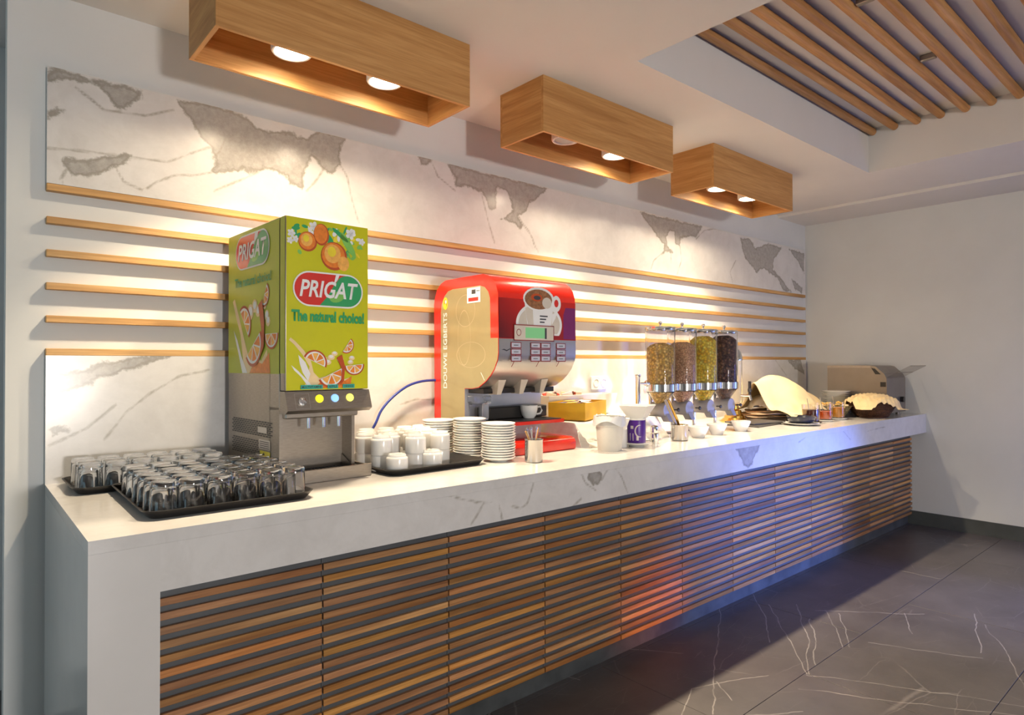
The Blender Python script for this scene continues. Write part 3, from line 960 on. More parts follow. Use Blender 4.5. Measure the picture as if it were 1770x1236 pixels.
    p.poly([(0.020, 0.405), (0.045, 0.385), (0.085, 0.345), (0.10, 0.325), (0.085, 0.325), (0.055, 0.365), (0.030, 0.388)], M_PWHITE, 2.5)
    p.poly([(0.045, 0.44), (0.070, 0.415), (0.088, 0.375), (0.08, 0.35), (0.06, 0.38), (0.05, 0.41)], M_PWHITE, 3)
    p.poly([(0.10, 0.325), (0.24, 0.325), (0.245, 0.365), (0.22, 0.35), (0.17, 0.345), (0.13, 0.35)], M_ORANGE, 3)
    for x, y, r in ((0.135, .425, .016), (0.165, .432, .014), (0.178, .445, .012), (0.152, .415, .014), (0.20, .425, .013), (0.245, .43, .012), (0.232, .455, .010), (0.24, .415, .012)):
        p.disc(x, y, r, r * .7, M_PALE, 3.4, 10); p.disc(x, y + .003, r * .6, r * .4, M_PWHITE, 3.7, 8)
    slice_(p, 0.105, 0.415, 0.045, -25, 5)
    slice_(p, 0.165, 0.375, 0.052, 205, 9)
    p.poly([(0.185, .43), (0.205, .442), (0.217, .40), (0.213, .35), (0.20, .335), (0.205, .39)], M_ORANGED, 14)
    slice_(p, 0.255, 0.405, 0.040, 185, 5)
    slice_(p, 0.225, 0.475, 0.030, 235, 5)
    for x0, x1, s in ((0.052, 0.132, 'MULTIVITAMINE'), (0.150, 0.190, 'APPLE'), (0.208, 0.254, 'ORANGE')):
        p.rect(x0, x1, 0.323, 0.337, M_TEAL, 16)
        p.text(s, x0 + .004, x1 - .004, 0.326, 0.334, M_DKGRAY, 17, bold=0.02)
    p.done(door, 'door_print')
    p = Print((0, 0.041, 0), (0, -1, 0), (0, 0, 1))
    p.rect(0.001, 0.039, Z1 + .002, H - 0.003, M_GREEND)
    p.done(door, 'edge_print')
    # printed left side
    p = Print((0, D, 0), (0, -1, 0), (0, 0, 1))
    W = D - 0.047
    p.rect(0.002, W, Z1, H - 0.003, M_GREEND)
    logo(p, 0.09, 0.40, 0.768, 0.885)
    p.text('The natural choice!', 0.075, 0.42, 0.700, 0.735, M_DGREEN, 8, bold=0.02)
    p.poly([(0.05, 0.65), (0.09, 0.58), (0.13, 0.52), (0.15, 0.45), (0.17, 0.376), (0.40, 0.376), (0.38, 0.46), (0.33, 0.42), (0.27, 0.44), (0.22, 0.42), (0.17, 0.50), (0.12, 0.58), (0.07, 0.66)], M_PALE, 2)
    p.poly([(0.06, 0.54), (0.10, 0.50), (0.14, 0.44), (0.20, 0.376), (0.15, 0.376), (0.11, 0.45), (0.08, 0.50)], M_PWHITE, 3)
    p.poly([(0.22, .376), (.41, .376), (.40, .45), (.34, .41), (.27, .42)], M_ORANGE, 3)
    for x, y, r in ((0.23, .60, .03), (0.27, .62, .025), (0.30, .60, .022), (0.38, .58, .02), (0.36, .62, .018), (0.39, .56, .02)):
        p.disc(x, y, r, r, M_PALE, 3.4, 10); p.disc(x, y + .003, r * .6, r * .6, M_PWHITE, 3.7, 8)
    slice_(p, 0.17, 0.56, 0.07, -50, 5)
    slice_(p, 0.26, 0.48, 0.085, 215, 9)
    p.poly([(0.31, .62), (0.345, .64), (0.365, .56), (0.36, .47), (0.33, .44), (0.34, .53)], M_ORANGED, 14)
    slice_(p, 0.42, 0.515, 0.06, 180, 5)
    slice_(p, 0.36, 0.655, 0.045, 240, 5)
    for z0, z1, cut in ((0.152, 0.208, 0.28), (0.078, 0.138, 0.25)):      # ventilation slots
        rows = 8
        for r in range(rows):
            z = z0 + (z1 - z0) * r / rows
            for c in range(15):
                u = 0.045 + 0.025 * c + (0.0125 if r % 2 else 0)
                if z0 < 0.1 and u > 0.30: continue
                if u > 0.42: continue
                p.rect(u, u + 0.020, z, z + 0.0046, M_BLACK, 1)
    p.rect(0.30, 0.38, 0.165, 0.185, M_SILVER, 3)
    p.rect(0.31, 0.41, 0.108, 0.142, M_SILVER, 3); p.rect(0.32, 0.41, 0.072, 0.102, M_YEL, 3)
    for k in range(4):
        p.rect(0.318, 0.40, 0.112 + k * .007, 0.1145 + k * .007, M_DKGRAY, 4)
    p.poly([(0.335, 0.077), (0.375, 0.077), (0.355, 0.098)], M_DKGRAY, 4)
    p.done(body, 'side_print')
    # control panel
    m = MB()
    m.prism([(0, 0.002, 0.316), (0, -0.020, 0.252), (0, 0.0, 0.240), (0, 0.045, 0.240), (0, 0.045, 0.316)], (w + 0.004, 0, 0))
    cp = part(t, 'control_panel', m, M_STEEL, 0)
    nrm = Vector((0, -0.064, 0.022)).normalized(); rx = -math.atan2(0.022, 0.064)
    def on_panel(x, f, mb, nm, mat, lab=None):
        pos = Vector((x, 0.002 - 0.022 * f, 0.316 - 0.064 * f))
        return part(cp, nm, mb, mat, 40, pos, (math.radians(90) + math.atan2(-0.022, -0.064) * 0 - math.atan2(0.022, 0.064), 0, 0), lab)
    for x, col, nm in ((0.118, (0.9, 0.8, 0.02), 'yellow'), (0.176, (0.25, 0.5, 1.0), 'blue'), (0.234, (0.95, 0.88, 0.15), 'pale yellow')):
        m = MB(); m.lathe([(0, 0.007), (0.0125, 0.006), (0.014, 0.003), (0.0145, -0.002), (0, -0.002)], n=20)
        on_panel(x, 0.42, m, 'button', emit('button_' + nm.replace(' ', '_'), col, 0.9), nm + ' lit push button')
    m = MB(); m.lathe([(0, 0.004), (0.008, 0.004), (0.0095, 0.007), (0.014, 0.006), (0.0145, -0.002), (0, -0.002)], n=20)
    on_panel(0.054, 0.55, m, 'lock', M_CHROME, 'chrome key lock')
    p = Print((0, 0.002, 0.316), (1, 0, 0), (0, 0.022, 0.064))
    p.frame(0.03, 0.082, -0.062, -0.008, 0.0012, M_SILVER, 0)
    p.done(cp, 'lock_frame')
    m = MB(); m.box(0.01, w - 0.03, 0.02, 0.10, 0.222, 0.244, 0.004); part(t, 'nozzle_bar', m, M_STEEL, 0)
    for x in (0.098, 0.155, 0.212):
        m = MB(); m.cyl(0.0062, 0.186, 0.232, (x, 0.035, 0), 12); part(t, 'nozzle', m, M_CHROME, 40)
    # drip tray
    m = MB()
    m.box(0.020, w + 0.012, -0.004, 0.004, 0, 0.046, 0.002)
    m.box(0.020, 0.027, 0.0, 0.16, 0, 0.040); m.box(w + 0.005, w + 0.012, 0.0, 0.13, 0, 0.040)
    m.box(0.020, w + 0.012, 0.0, 0.13, 0, 0.02)
    m.prism([(0.012, 0.118, 0.012), (0.012, 0.118, 0.075), (0.012, 0.040, 0.040), (0.012, 0.040, 0.012)], (0.004, 0, 0))
    m.prism([(w - .045, 0.118, 0.012), (w - .045, 0.118, 0.075), (w - .045, 0.04, 0.040), (w - .045, 0.040, 0.012)], (0.004, 0, 0))
    tr = part(t, 'drip_tray', m, M_STEEL, 0)
    m = MB()
    for k in range(20):
        m.box(0.03 + k * 0.0145, 0.037 + k * 0.0145, 0.012, 0.112, 0.030, 0.033)
    m.box(0.028, w + 0.004, 0.008, 0.014, 0.028, 0.034); m.box(0.028, w + 0.004, 0.106, 0.112, 0.028, 0.034)
    part(tr, 'grille', m, M_DKGRAY, 0)
juice_dispenser()

# ================================================================== cups and saucers
single('serving_tray', tray_mb(0.46, 0.50, 0.024), M_BLACK, 'black tray under the white cups, between the juice dispenser and the saucers', 'tray', (1.175, -0.405, ZT), math.radians(2))
m = MB()
m.lathe([(0.0, 0.063), (0.025, 0.064), (0.027, 0.069), (0.030, 0.071), (0.033, 0.068), (0.034, 0.061), (0.0365, 0.060), (0.0395, 0.057), (0.0405, 0.052), (0.0405, 0.006), (0.0395, 0.0), (0.0375, 0.001), (0.037, 0.048), (0.0, 0.054)], n=28)
m.mats = [M_WHITE]
cup_me = m.mesh('cup', 40)
def put_cup(x, y, z, lab, grp):
    o = bpy.data.objects.new('cup', cup_me); COL.objects.link(o); o.location = (x, y, z)
    o.rotation_euler = (0, 0, random.uniform(0, 6)); tag(o, lab, 'cup', grp)
zc = ZT + 0.0042
put_cup(1.012, -0.600, zc, 'single upturned white cup at the front left of the cup tray', None)
put_cup(1.172, -0.590, zc, 'single upturned white cup at the front right of the cup tray', None)
rows = [('front', [(1.000, -0.505), (1.128, -0.545), (1.262, -0.515)]),
        ('second', [(0.985, -0.405), (1.075, -0.440), (1.175, -0.445), (1.275, -0.42)]),
        ('third', [(1.03, -0.325), (1.12, -0.345), (1.215, -0.345), (1.305, -0.325)]),
        ('back', [(1.08, -0.235), (1.17, -0.245), (1.26, -0.245), (1.345, -0.235)])]
for rn, ps in rows:
    for i, (x, y) in enumerate(ps):
        for k in (0, 1):
            put_cup(x + random.uniform(-.001, .001), y, zc + 0.0602 * k, ('lower', 'upper')[k] + ' cup of the ' + ORD[i + 1] + ' stack from the left, ' + rn + ' row of stacks', 'stacked upturned cups on the black tray')

m = MB()
m.lathe([(0.0, 0.0035), (0.030, 0.0035), (0.031, 0.0), (0.036, 0.0), (0.040, 0.004), (0.060, 0.010), (0.071, 0.0165), (0.0725, 0.019), (0.0715, 0.0205), (0.058, 0.0145),
         (0.040, 0.008), (0.0, 0.0072)], n=36)
m.mats = [M_WHITE]
sau_me = m.mesh('saucer', 45)
def saucers(x, y, n, name, pitch=0.0108):
    for k in range(n):
        o = bpy.data.objects.new('saucer', sau_me); COL.objects.link(o)
        o.location = (x + random.uniform(-.0015, .0015), y + random.uniform(-.0015, .0015), ZT + pitch * k)
        pos = 'top' if k == n - 1 else ('bottom' if k == 0 else ORD[n - k] + ' from the top')
        tag(o, 'white saucer in the ' + name + ' stack beside the cup tray, ' + pos, 'saucer', 'saucers stacked beside the cup tray')
saucers(1.500, -0.600, 14, 'front right')
saucers(1.470, -0.440, 15, 'middle')
saucers(1.405, -0.300, 14, 'back left')

# blue hose
hp = [(1.19, 0.94), (1.204, 0.99), (1.234, 1.041), (1.264, 1.098), (1.325, 1.157), (1.403, 1.204), (1.485, 1.225), (1.575, 1.229)]
hq = [(1.17, 0.906)] + hp
sm = []
for i in range(len(hq) - 1):
    p0, p1, p2, p3 = hq[max(i - 1, 0)], hq[i], hq[i + 1], hq[min(i + 2, len(hq) - 1)]
    for k in range(4):
        t_ = k / 4
        sm.append(tuple(.5 * (2 * p1[j] + (p2[j] - p0[j]) * t_ + (2 * p0[j] - 5 * p1[j] + 4 * p2[j] - p3[j]) * t_ ** 2 + (3 * p1[j] - p0[j] - 3 * p2[j] + p3[j]) * t_ ** 3) for j in (0, 1)))
m = MB(); m.tube([(x, -0.04, z) for x, z in sm] + [(1.575, -0.04, 1.229)], 0.006, 10); m.mats = [M_BLUE]
single('water_hose', m, None, 'thin blue hose rising from behind the cups to the coffee machine', 'hose', smooth=60)

# ================================================================== coffee machine
def coffee_machine():
    t = thing('coffee_machine', 'red and silver coffee machine with curved head and round cup picture', 'coffee machine', (1.560, -0.530, ZT), 0)
    w = 0.485
    prof = [(.495, 0), (.500, .70), (.493, .735), (.475, .772), (.440, .800), (.402, .812), (.26, .813), (.108, .812), (.070, .803), (.040, .785), (.018, .758), (.004, .72), (0, .52), (0, .456),
            (.006, .425), (.028, .385), (.055, .356), (.088, .330), (.139, .302), (.19, .294), (.248, .293), (.249, 0)]
    m = MB(); m.prism([(0, y, z) for y, z in prof], (w, 0, 0))
    body = part(t, 'body', m, M_MACHRED, 40)
    # side panels
    sp = [(.44, .002), (.44, .66), (.432, .70), (.41, .735), (.38, .757), (.34, .764), (.13, .762), (.095, .752), (.070, .73), (.058, .70), (.055, .523), (.002, .521), (0.002, .458),
          (.008, .427), (.030, .387), (.057, .358), (.090, .332), (.141, .304), (.19, .296), (.2475, .295), (.2475, .002)]
    p = Print((0, .5, 0), (0, -1, 0), (0, 0, 1))
    p.poly([(.5 - y, z) for y, z in sp][::-1], M_CHAMP, 0)
    # raised loop ornament
    for k, (cx, cy, rx, ry) in enumerate(((.26, .655, .075, .075), (.25, .53, .05, .13), (.30, .45, .11, .06))):
        pts_o = [(cx + rx * math.cos(a / 24 * 6.283), cy + ry * math.sin(a / 24 * 6.283)) for a in range(24)]
        for a in range(24):
            (xa, ya), (xb, yb) = pts_o[a], pts_o[(a + 1) % 24]
            q = 0.965
            p.poly([(xa, ya), (xb, yb), (cx + (xb - cx) * q, cy + (yb - cy) * q), (cx + (xa - cx) * q, cy + (ya - cy) * q)], M_CHAMPL, 2)
    p.text('DOUWE EGBERTS', 0.083, 0.113, 0.292, 0.655, M_PWHITE, 4, bold=0.012, up=True)
    # emblem
    p.disc(.100, .700, .020, .030, M_YEL, 4, 16); p.disc(.100, .70, .013, .021, M_ORANGE, 5, 14); p.disc(.104, .708, .007, .009, M_PWHITE, 6, 10); p.disc(.098, .690, .009, .010, M_YEL, 6, 10)
    # sticker
    p.rect(.275, .375, .688, .757, M_PWHITE, 6); p.rect(.285, .360, .695, .712, M_RED, 7); p.rect(.31, .34, .728, .748, M_DKGRAY, 7); p.rect(.345, .37, .738, .742, M_DKGRAY, 7)
    p.poly([(.375, .37), (.379, .37), (.405, .335), (.401, .335)], M_PWHITE, 5)
    p.done(body, 'side_print')
    m = MB(); m.prism([(w, y, z) for y, z in sp], (0.0015, 0, 0)); part(body, 'side_panel', m, M_CHAMP, 0)
    # silver lower front skin
    low = [(0, .521), (0, .456), (.006, .425), (.028, .385), (.055, .356), (.088, .330), (.139, .302), (.19, .294), (.235, .293)]
    m = MB()
    a = [m.bm.verts.new((0.001, y - .0015, z - .0015)) for y, z in low]; c = [m.bm.verts.new((w - .001, y - .0015, z - .0015)) for y, z in low]
    for i in range(len(low) - 1):
        m.bm.faces.new((a[i], c[i], c[i + 1], a[i + 1]))
    front = part(t, 'front_cover', m, M_SILVER, 60)
    # printed front
    p = Print((0, 0, 0), (1, 0, 0), (0, 0, 1))
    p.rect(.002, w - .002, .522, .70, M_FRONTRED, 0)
    p.poly([(.40, .525), (w - .003, .525), (w - .003, .675), (.415, .675), (.40, .64)], M_PURPLE, 1)
    p.disc(.245, .590, .145, .100, M_PWHITE, 2, 36, -30, 210)
    p.disc(.245, .590, .130, .085, M_CREAMP, 3, 36, -30, 210)
    # cup: body, rim, coffee, handle
    p.poly([(.150, .695), (.165, .60), (.185, .53), (.30, .53), (.320, .60), (.335, .69)], M_PWHITE, 4)
    p.poly([(.155, .66), (.175, .57), (.19, .53), (.215, .53), (.205, .60), (.20, .68)], M_CREAMP, 5)
    p.disc(.240, .705, .098, .055, M_PWHITE, 6); p.disc(.238, .704, .086, .046, M_COFFEE, 7); p.disc(.225, .712, .035, .018, M_ORANGED, 8); p.disc(.228, .711, .022, .010, M_DKGRAY, 9)
    p.disc(.290, .690, .030, .026, M_CREAMP, 8, 16)
    p.disc(.352, .690, .030, .038, M_PWHITE, 5); p.disc(.352, .692, .014, .018, M_RED, 6)
    p.poly([(.325, .64), (.36, .655), (.345, .62), (.322, .59)], M_PWHITE, 6)
    for k in range(3):
        p.rect(.245, .295 - k * .01, .625 - k * .014, .631 - k * .014, M_DKGRAY, 7)
    p.disc(.28, .562, .012, .014, M_COFFEE, 7); p.disc(.28, .562, .007, .009, M_PWHITE, 8)
    # display
    p.rect(.085, .335, .512, .585, M_CREAMP, 10); p.frame(.085, .335, .512, .585, .004, M_MAROON, 11)
    p.disc(.115, .549, .014, .016, M_MAROON, 11); p.disc(.115, .549, .011, .013, M_CREAMP, 12)
    p.rect(.155, .285, .525, .573, M_LCD, 11); p.rect(.275, .287, .523, .573, M_DKGRAY, 12)
    # script mark
    p.poly([(.015, .470), (.03, .474), (.045, .469), (.06, .475), (.085, .477), (.06, .471), (.045, .464), (.03, .469)], M_DKGRAY, 5)
    # push fields
    for x0, cols in ((.068, 1), (.186, 2), (.350, 1)):
        W = .062
        for c in range(cols):
            for r in range(3):
                xa, za = x0 + c * (W + .002), .478 - .030 * r
                p.rect(xa, xa + W, za, za + .027, M_MAROON, 10); p.rect(xa + .004, xa + W - .004, za + .004, za + .024, M_FIELD, 11)
                p.rect(xa + .016, xa + W - .018, za + .012, za + .015, M_DKGRAY, 12)
        xm = x0 + cols * W / 2
        p.poly([(xm, .418), (xm + .003, .418), (xm - .008, .375 + .045), (xm - .010, .375 + .045)], M_MAROON, 10)
    p.done(front, 'front_print')
    # curved leader lines under the push fields lie on the curved cover
    for xm in (.099, .249, .381):
        m = MB()
        m.tube([(xm, -.002, .448), (xm - .003, -.0015, .43), (xm - .010, .004, .412), (xm - .014, .013, .395)], 0.0014, 5)
        part(front, 'leader_line', m, M_MAROON, 60)
    # spouts
    for i, xs in enumerate((.085, .220, .350)):
        m = MB()
        m.prism([(xs - .022, .075, .335), (xs + .022, .075, .335), (xs + .012, .100, .268), (xs - .012, .100, .268)], (0, .06, 0))
        part(t, 'spout', m, M_SPOUT, 0)
    m = MB(); m.box(.02, w - .02, .13, .248, .272, .296, .003); part(t, 'spout_bar', m, M_BLACK, 0)
    m = MB(); m.box(.0005, w - .001, .2465, .2495, .002, .292); part(t, 'column_cover', m, M_SILVERB, 0)
    m = MB(); m.box(.09, w - .03, .17, .247, .148, .205, .004); part(t, 'drip_box', m, M_BLACK, 0)
    # plastic funnel hanging left under the head
    m = MB(); m.box(.01, .09, .155, .245, .225, .262, .006); m.box(.02, .08, .165, .240, .15, .224, .004); part(t, 'mixing_cup', m, M_ACRYL, 40)
    m = MB()
    m.prism([(.0, .03, .128), (.435, .03, .128), (.455, .05, .128), (.455, .246, .128), (0, .246, .128)], (0, 0, .015))
    sh = part(t, 'cup_shelf', m, M_MACHRED, 0, label='red cup shelf')
    m = MB(); m.box(.015, .43, .045, .24, .1432, .1462); part(sh, 'shelf_mat', m, M_DKGRAY, 0)
    m = MB(); m.box(.02, .13, .09, .246, .062, .128, .003); part(t, 'shelf_foot', m, M_BLACK, 0)
    m = MB()
    pr = [(-.022, .004), (-.024, .035), (-.014, .052), (.004, .060), (.249, .060), (.249, 0.0), (-.016, 0.0)]
    m.prism([(.01, y, z) for y, z in pr], (.452, 0, 0))
    es = [e for e in m.bm.edges if abs(e.verts[0].co.x - e.verts[1].co.x) < 1e-6 and e.verts[0].co.x > .4 and e.verts[0].co.y < .2 or (abs(e.verts[0].co.y - e.verts[1].co.y) < 1e-6 and False)]
    bs = part(t, 'base', m, M_MACHRED, 40, label='red base tray')
    bv = bs.modifiers.new('bevel', 'BEVEL'); bv.width = 0.010; bv.segments = 3; bv.limit_method = 'ANGLE'
M_CHAMPL = plain('champagne_relief', (0.58, 0.50, 0.30), 0.3, 0.4)
M_CREAMP = plain('cream_print', (0.66, 0.60, 0.50), 0.4)
M_LCD = emit('display_green', (0.16, 0.42, 0.18), 0.35)
M_FIELD = plain('field_print', (0.50, 0.52, 0.60), 0.35)
M_SPOUT = plain('spout_plastic', (0.50, 0.46, 0.40), 0.35, 0.3)
M_SILVERB = plain('column_steel', (0.52, 0.55, 0.62), 0.3, 0.6)
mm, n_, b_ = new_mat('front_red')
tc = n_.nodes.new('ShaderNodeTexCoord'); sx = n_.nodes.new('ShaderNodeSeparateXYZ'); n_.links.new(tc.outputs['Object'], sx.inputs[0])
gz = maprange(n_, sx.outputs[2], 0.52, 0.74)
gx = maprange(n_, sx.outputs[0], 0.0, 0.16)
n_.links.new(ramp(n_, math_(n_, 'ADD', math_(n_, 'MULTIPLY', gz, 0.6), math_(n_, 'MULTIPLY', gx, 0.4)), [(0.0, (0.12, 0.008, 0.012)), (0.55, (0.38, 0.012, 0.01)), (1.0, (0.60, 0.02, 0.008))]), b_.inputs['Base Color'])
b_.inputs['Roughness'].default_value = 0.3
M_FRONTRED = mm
coffee_machine()

def make_mug(name, label, loc, rz, r=0.042, h=0.062, cat='cup'):
    t = thing(name, label, cat, loc, rz)
    m = MB(); m.lathe([(0, 0.002), (r * .55, 0.0), (r * .6, 0.0), (r * .85, h * .25), (r, h * .7), (r * 1.02, h), (r * .96, h), (r * .9, h * .7), (r * .75, h * .28), (0, h * .12)], n=24)
    part(t, 'bowl', m, M_WHITE, 45)
    m = MB(); m.tube([(r * .95, 0, h * .85), (r * 1.35, 0, h * .88), (r * 1.5, 0, h * .6), (r * 1.3, 0, h * .35), (r * .88, 0, h * .3)], 0.0045, 8)
    part(t, 'handle', m, M_WHITE, 60)
    return t
make_mug('cup', 'white cup with handle on the red shelf of the coffee machine', (1.870, -0.385, ZT + .1464), math.radians(-35))

# ================================================================== spoon pot
t = thing('spoon_pot', 'shiny steel pot with coffee spoons in front of the coffee machine', 'pot', (1.590, -0.722, ZT))
m = MB(); m.lathe([(0, 0), (0.034, 0), (0.0375, 0.004), (0.0385, 0.092), (0.0395, 0.094), (0.0385, 0.096), (0.0368, 0.094), (0.0355, 0.006), (0, 0.005)], n=28); part(t, 'bowl', m, M_POT, 40)
rnd = random.Random(5)
labs = ['leaning to the far left', 'leaning left', 'upright in the middle', 'leaning right', 'leaning back', 'leaning to the far right']
for i, (dx, dy) in enumerate(((-.040, .0), (-.022, .012), (0.002, .02), (0.020, .006), (0.012, .024), (0.036, .014))):
    m = MB()
    a = Vector((-dx * .5, -dy * .4, 0.010)); b_ = Vector((dx * 1.15, dy * 1.1, 0.128 + rnd.uniform(-.012, .012)))
    d = (b_ - a)
    wooden = i in (0, 5)
    if wooden:
        m.tube([a, b_], 0.0035, 6)
    else:
        m.tube([a, a + d * .75, b_], [0.0016, 0.0018, 0.003], 6)
        m.blob(b_, (0.006, 0.0025, 0.012), 1)
    single('stirring_stick' if wooden else 'coffee_spoon', m, M_OAKL if wooden else M_CHROME, ('wooden stirring stick ' if wooden else 'steel coffee spoon ') + labs[i] + ' in the steel pot', 'stick' if wooden else 'spoon', (1.590, -0.722, ZT), smooth=60)

# ================================================================== cloth covered riser with boxes
def wavy(x, y, a=1.0):
    return a * (math.sin(x * 23 + y * 9) * .4 + math.sin(x * 47 - y * 31 + 1) * .25 + math.sin(y * 53 + x * 11) * .2)
def riser(s, q):
    # s along x, q from the wall over the top and down the front
    x = 2.08 + s * 0.66
    if q < .5:
        return (x, -0.08 - q / .5 * .41, 1.015 + .004 * wavy(x, q))
    f = (q - .5) / .5
    left = max(0, 1 - s / .3)
    return (x - .0 * left, -0.49 - .08 * f - .02 * wavy(x * 2, f) * f - .03 * left * f, 1.015 - .111 * f ** .9)
m = MB(); m.grid(riser, 40, 24)
m.grid(lambda s, q: (2.08 - .02 * (q ** 1.3) - .006 * wavy(s * 2, q), -0.08 - s * .41 - .06 * q * s, 1.015 - .111 * q), 20, 14)
m.mats = [M_CLOTHW]
m.solid(0.0015)
single('cloth_riser', m, None, 'low stand hidden under a white cloth, right of the coffee machine', 'covered stand', smooth=70)

# white trough of sachets
t = thing('sachet_trough', 'long white trough of sachets against the wall behind the yellow box', 'trough', (2.17, -0.215, 1.020))
m = MB(); L, W, Hh = .56, .12, .115
m.prism([(0.02, 0.02, 0), (L - .02, .02, 0), (L - .02, W - .02, 0), (0.02, W - .02, 0)], (0, 0, .004))
for (a, b2) in (((0, 0), (L, 0)), ((L, 0), (L, W)), ((L, W), (0, W)), ((0, W), (0, 0))):
    def bot(p): return (min(max(p[0], .02), L - .02), min(max(p[1], .02), W - .02), 0)
    m.poly([bot(a), bot(b2), (b2[0], b2[1], Hh), (a[0], a[1], Hh)])
bmesh.ops.remove_doubles(m.bm, verts=m.bm.verts, dist=1e-5)
m.solid(0.003)
part(t, 'bowl', m, M_WHITE, 0)
sc = [('red', (0.6, .08, .04)), ('brown', (.2, .08, .04)), ('white', (.8, .76, .7)), ('cream', (.75, .6, .4))]
for i in range(10):
    nm, c = sc[(i * 3) % 4]
    m = MB(); m.box(-.03, .03, -.002, .002, 0, .07, .0015); m.box(-.029, .029, -.0025, .0025, .064, .068)
    o = single('sachet', m, plain('sachet_' + nm, c, .4), nm + ' sachet standing in the white trough, ' + ORD[i + 1] + ' from the left', 'sachet', (2.215 + i * .021 + (.0 if i < 5 else .05), -.155 + .012 * (i % 3), 1.080), 0, 'sachets in the white trough', 0)
    o.rotation_euler = (rnd.uniform(-.25, .1), rnd.uniform(-.35, .35), rnd.uniform(-.5, .5))

# yellow box
t = thing('tea_box', 'yellow cardboard box with tea sachets on the white cloth', 'box', (2.17, -0.475, 1.0205), math.radians(24))
m = MB(); bx, by, bz = .36, .20, .088
for q in ((0, bx, 0, .003), (0, bx, by - .003, by), (0, .003, .003, by - .003), (bx - .003, bx, .003, by - .003)):
    m.box(q[0], q[1], q[2], q[3], 0, bz)
m.box(.003, bx - .003, .003, by - .003, 0, .003)
part(t, 'carton', m, plain('yellow_card', (0.72, .42, .02), .55), 0)
for i in range(9):
    nm, c = (('violet', (.10, .03, .22)), ('white', (.8, .78, .72)), ('blue', (.12, .15, .4)), ('yellow', (.8, .55, .1)))[i % 4]
    m = MB(); m.box(-.045, .045, -.03, .03, 0, .003, .001)
    u, v = .07 + .10 * (i % 3), .05 + .045 * (i // 3)
    ca, sa = math.cos(math.radians(24)), math.sin(math.radians(24))
    o = single('tea_sachet', m, plain('tea_' + nm, c, .4), nm + ' tea sachet in the yellow box, ' + ('front', 'middle', 'back')[i // 3] + ' row, ' + ('left', 'centre', 'right')[i % 3], 'sachet', (2.17 + u * ca - v * sa, -0.475 + u * sa + v * ca, 1.0205 + .074 + .008 * (i % 2) + .003 * (i // 3)), math.radians(38 + rnd.uniform(-15, 15)), 'tea sachets in the yellow box', 0)
    o.rotation_euler[0] = rnd.uniform(-.15, .15)
# small white sachet dish and flared bowl
def flared(name, label, cat, loc, rz, b0, b1, h, mat=None):
    t = thing(name, label, cat, loc, rz)
    m = MB()
    B = [(-b0, -b0, 0), (b0, -b0, 0), (b0, b0, 0), (-b0, b0, 0)]; T = [(-b1, -b1, h), (b1, -b1, h), (b1, b1, h), (-b1, b1, h)]
    m.poly(B[::-1])
    for i in range(4):
        m.poly([B[i], B[(i + 1) % 4], T[(i + 1) % 4], T[i]])
    bmesh.ops.remove_doubles(m.bm, verts=m.bm.verts, dist=1e-5)
    m.solid(0.004)
    part(t, 'bowl', m, mat or M_WHITE, 0)
    return t
flared('sachet_dish', 'small square white dish of sugar sachets in front of the yellow box', 'dish', (2.245, -0.628, ZT + .085), math.radians(40), .035, .055, .058)
m = MB(); m.cyl(.042, 0, .085, n=20)
single('dish_stand', m, M_WHITE, 'round white block supporting the small sachet dish behind the pail', 'stand', (2.245, -0.628, ZT))  # plain solid cylinder, no bowl, that holds up the sachet dish
for i in range(6):
    m = MB(); m.box(-.022, .022, -.0015, .0015, 0, .045, .001)
    o = single('sugar_sachet', m, plain('sugar_paper', (.85, .68, .42), .6), 'cream sugar sachet in the small square dish, ' + ORD[i + 1] + ' from the left', 'sachet', (2.215 + .012 * i, -.633 + .008 * (i % 2), ZT + .102), 0, 'sugar sachets in the small dish', 0)
    o.rotation_euler = (rnd.uniform(-.2, .2), rnd.uniform(-.4, .4), .7)
# pail with liner
t = thing('waste_pail', 'white round pail with a crumpled plastic liner over its rim', 'pail', (2.106, -0.690, ZT))
m = MB(); m.lathe([(0, .0), (.054, 0), (.056, .003), (.064, .115), (.067, .118), (.067, .126), (.065, .13), (.069, .158), (.072, .160), (.066, .160), (.052, .005), (0, .005)], n=32)
part(t, 'bucket', m, plain('pail_plastic', (.62, .60, .55), .45), 40)
def liner(s, q):
    a = s * 2 * math.pi
    k = wavy(math.cos(a) * .6, math.sin(a) * .6 + q)
    if q < .5:
        r = .058 + .014 * (q / .5); z = .13 + .034 * (q / .5) + .006 * k
    else:
        f = (q - .5) / .5
        r = .0735 + .005 * f + .005 * k * f; z = .164 - (.036 + .014 * math.sin(a * 3)) * f + .006 * k * (1 - f)
    return (r * math.cos(a), r * math.sin(a), z)
m = MB(); m.grid(liner, 64, 10); part(t, 'liner', m, plain('liner_film', (.80, .80, .80), .25, bmp=.2), 70)
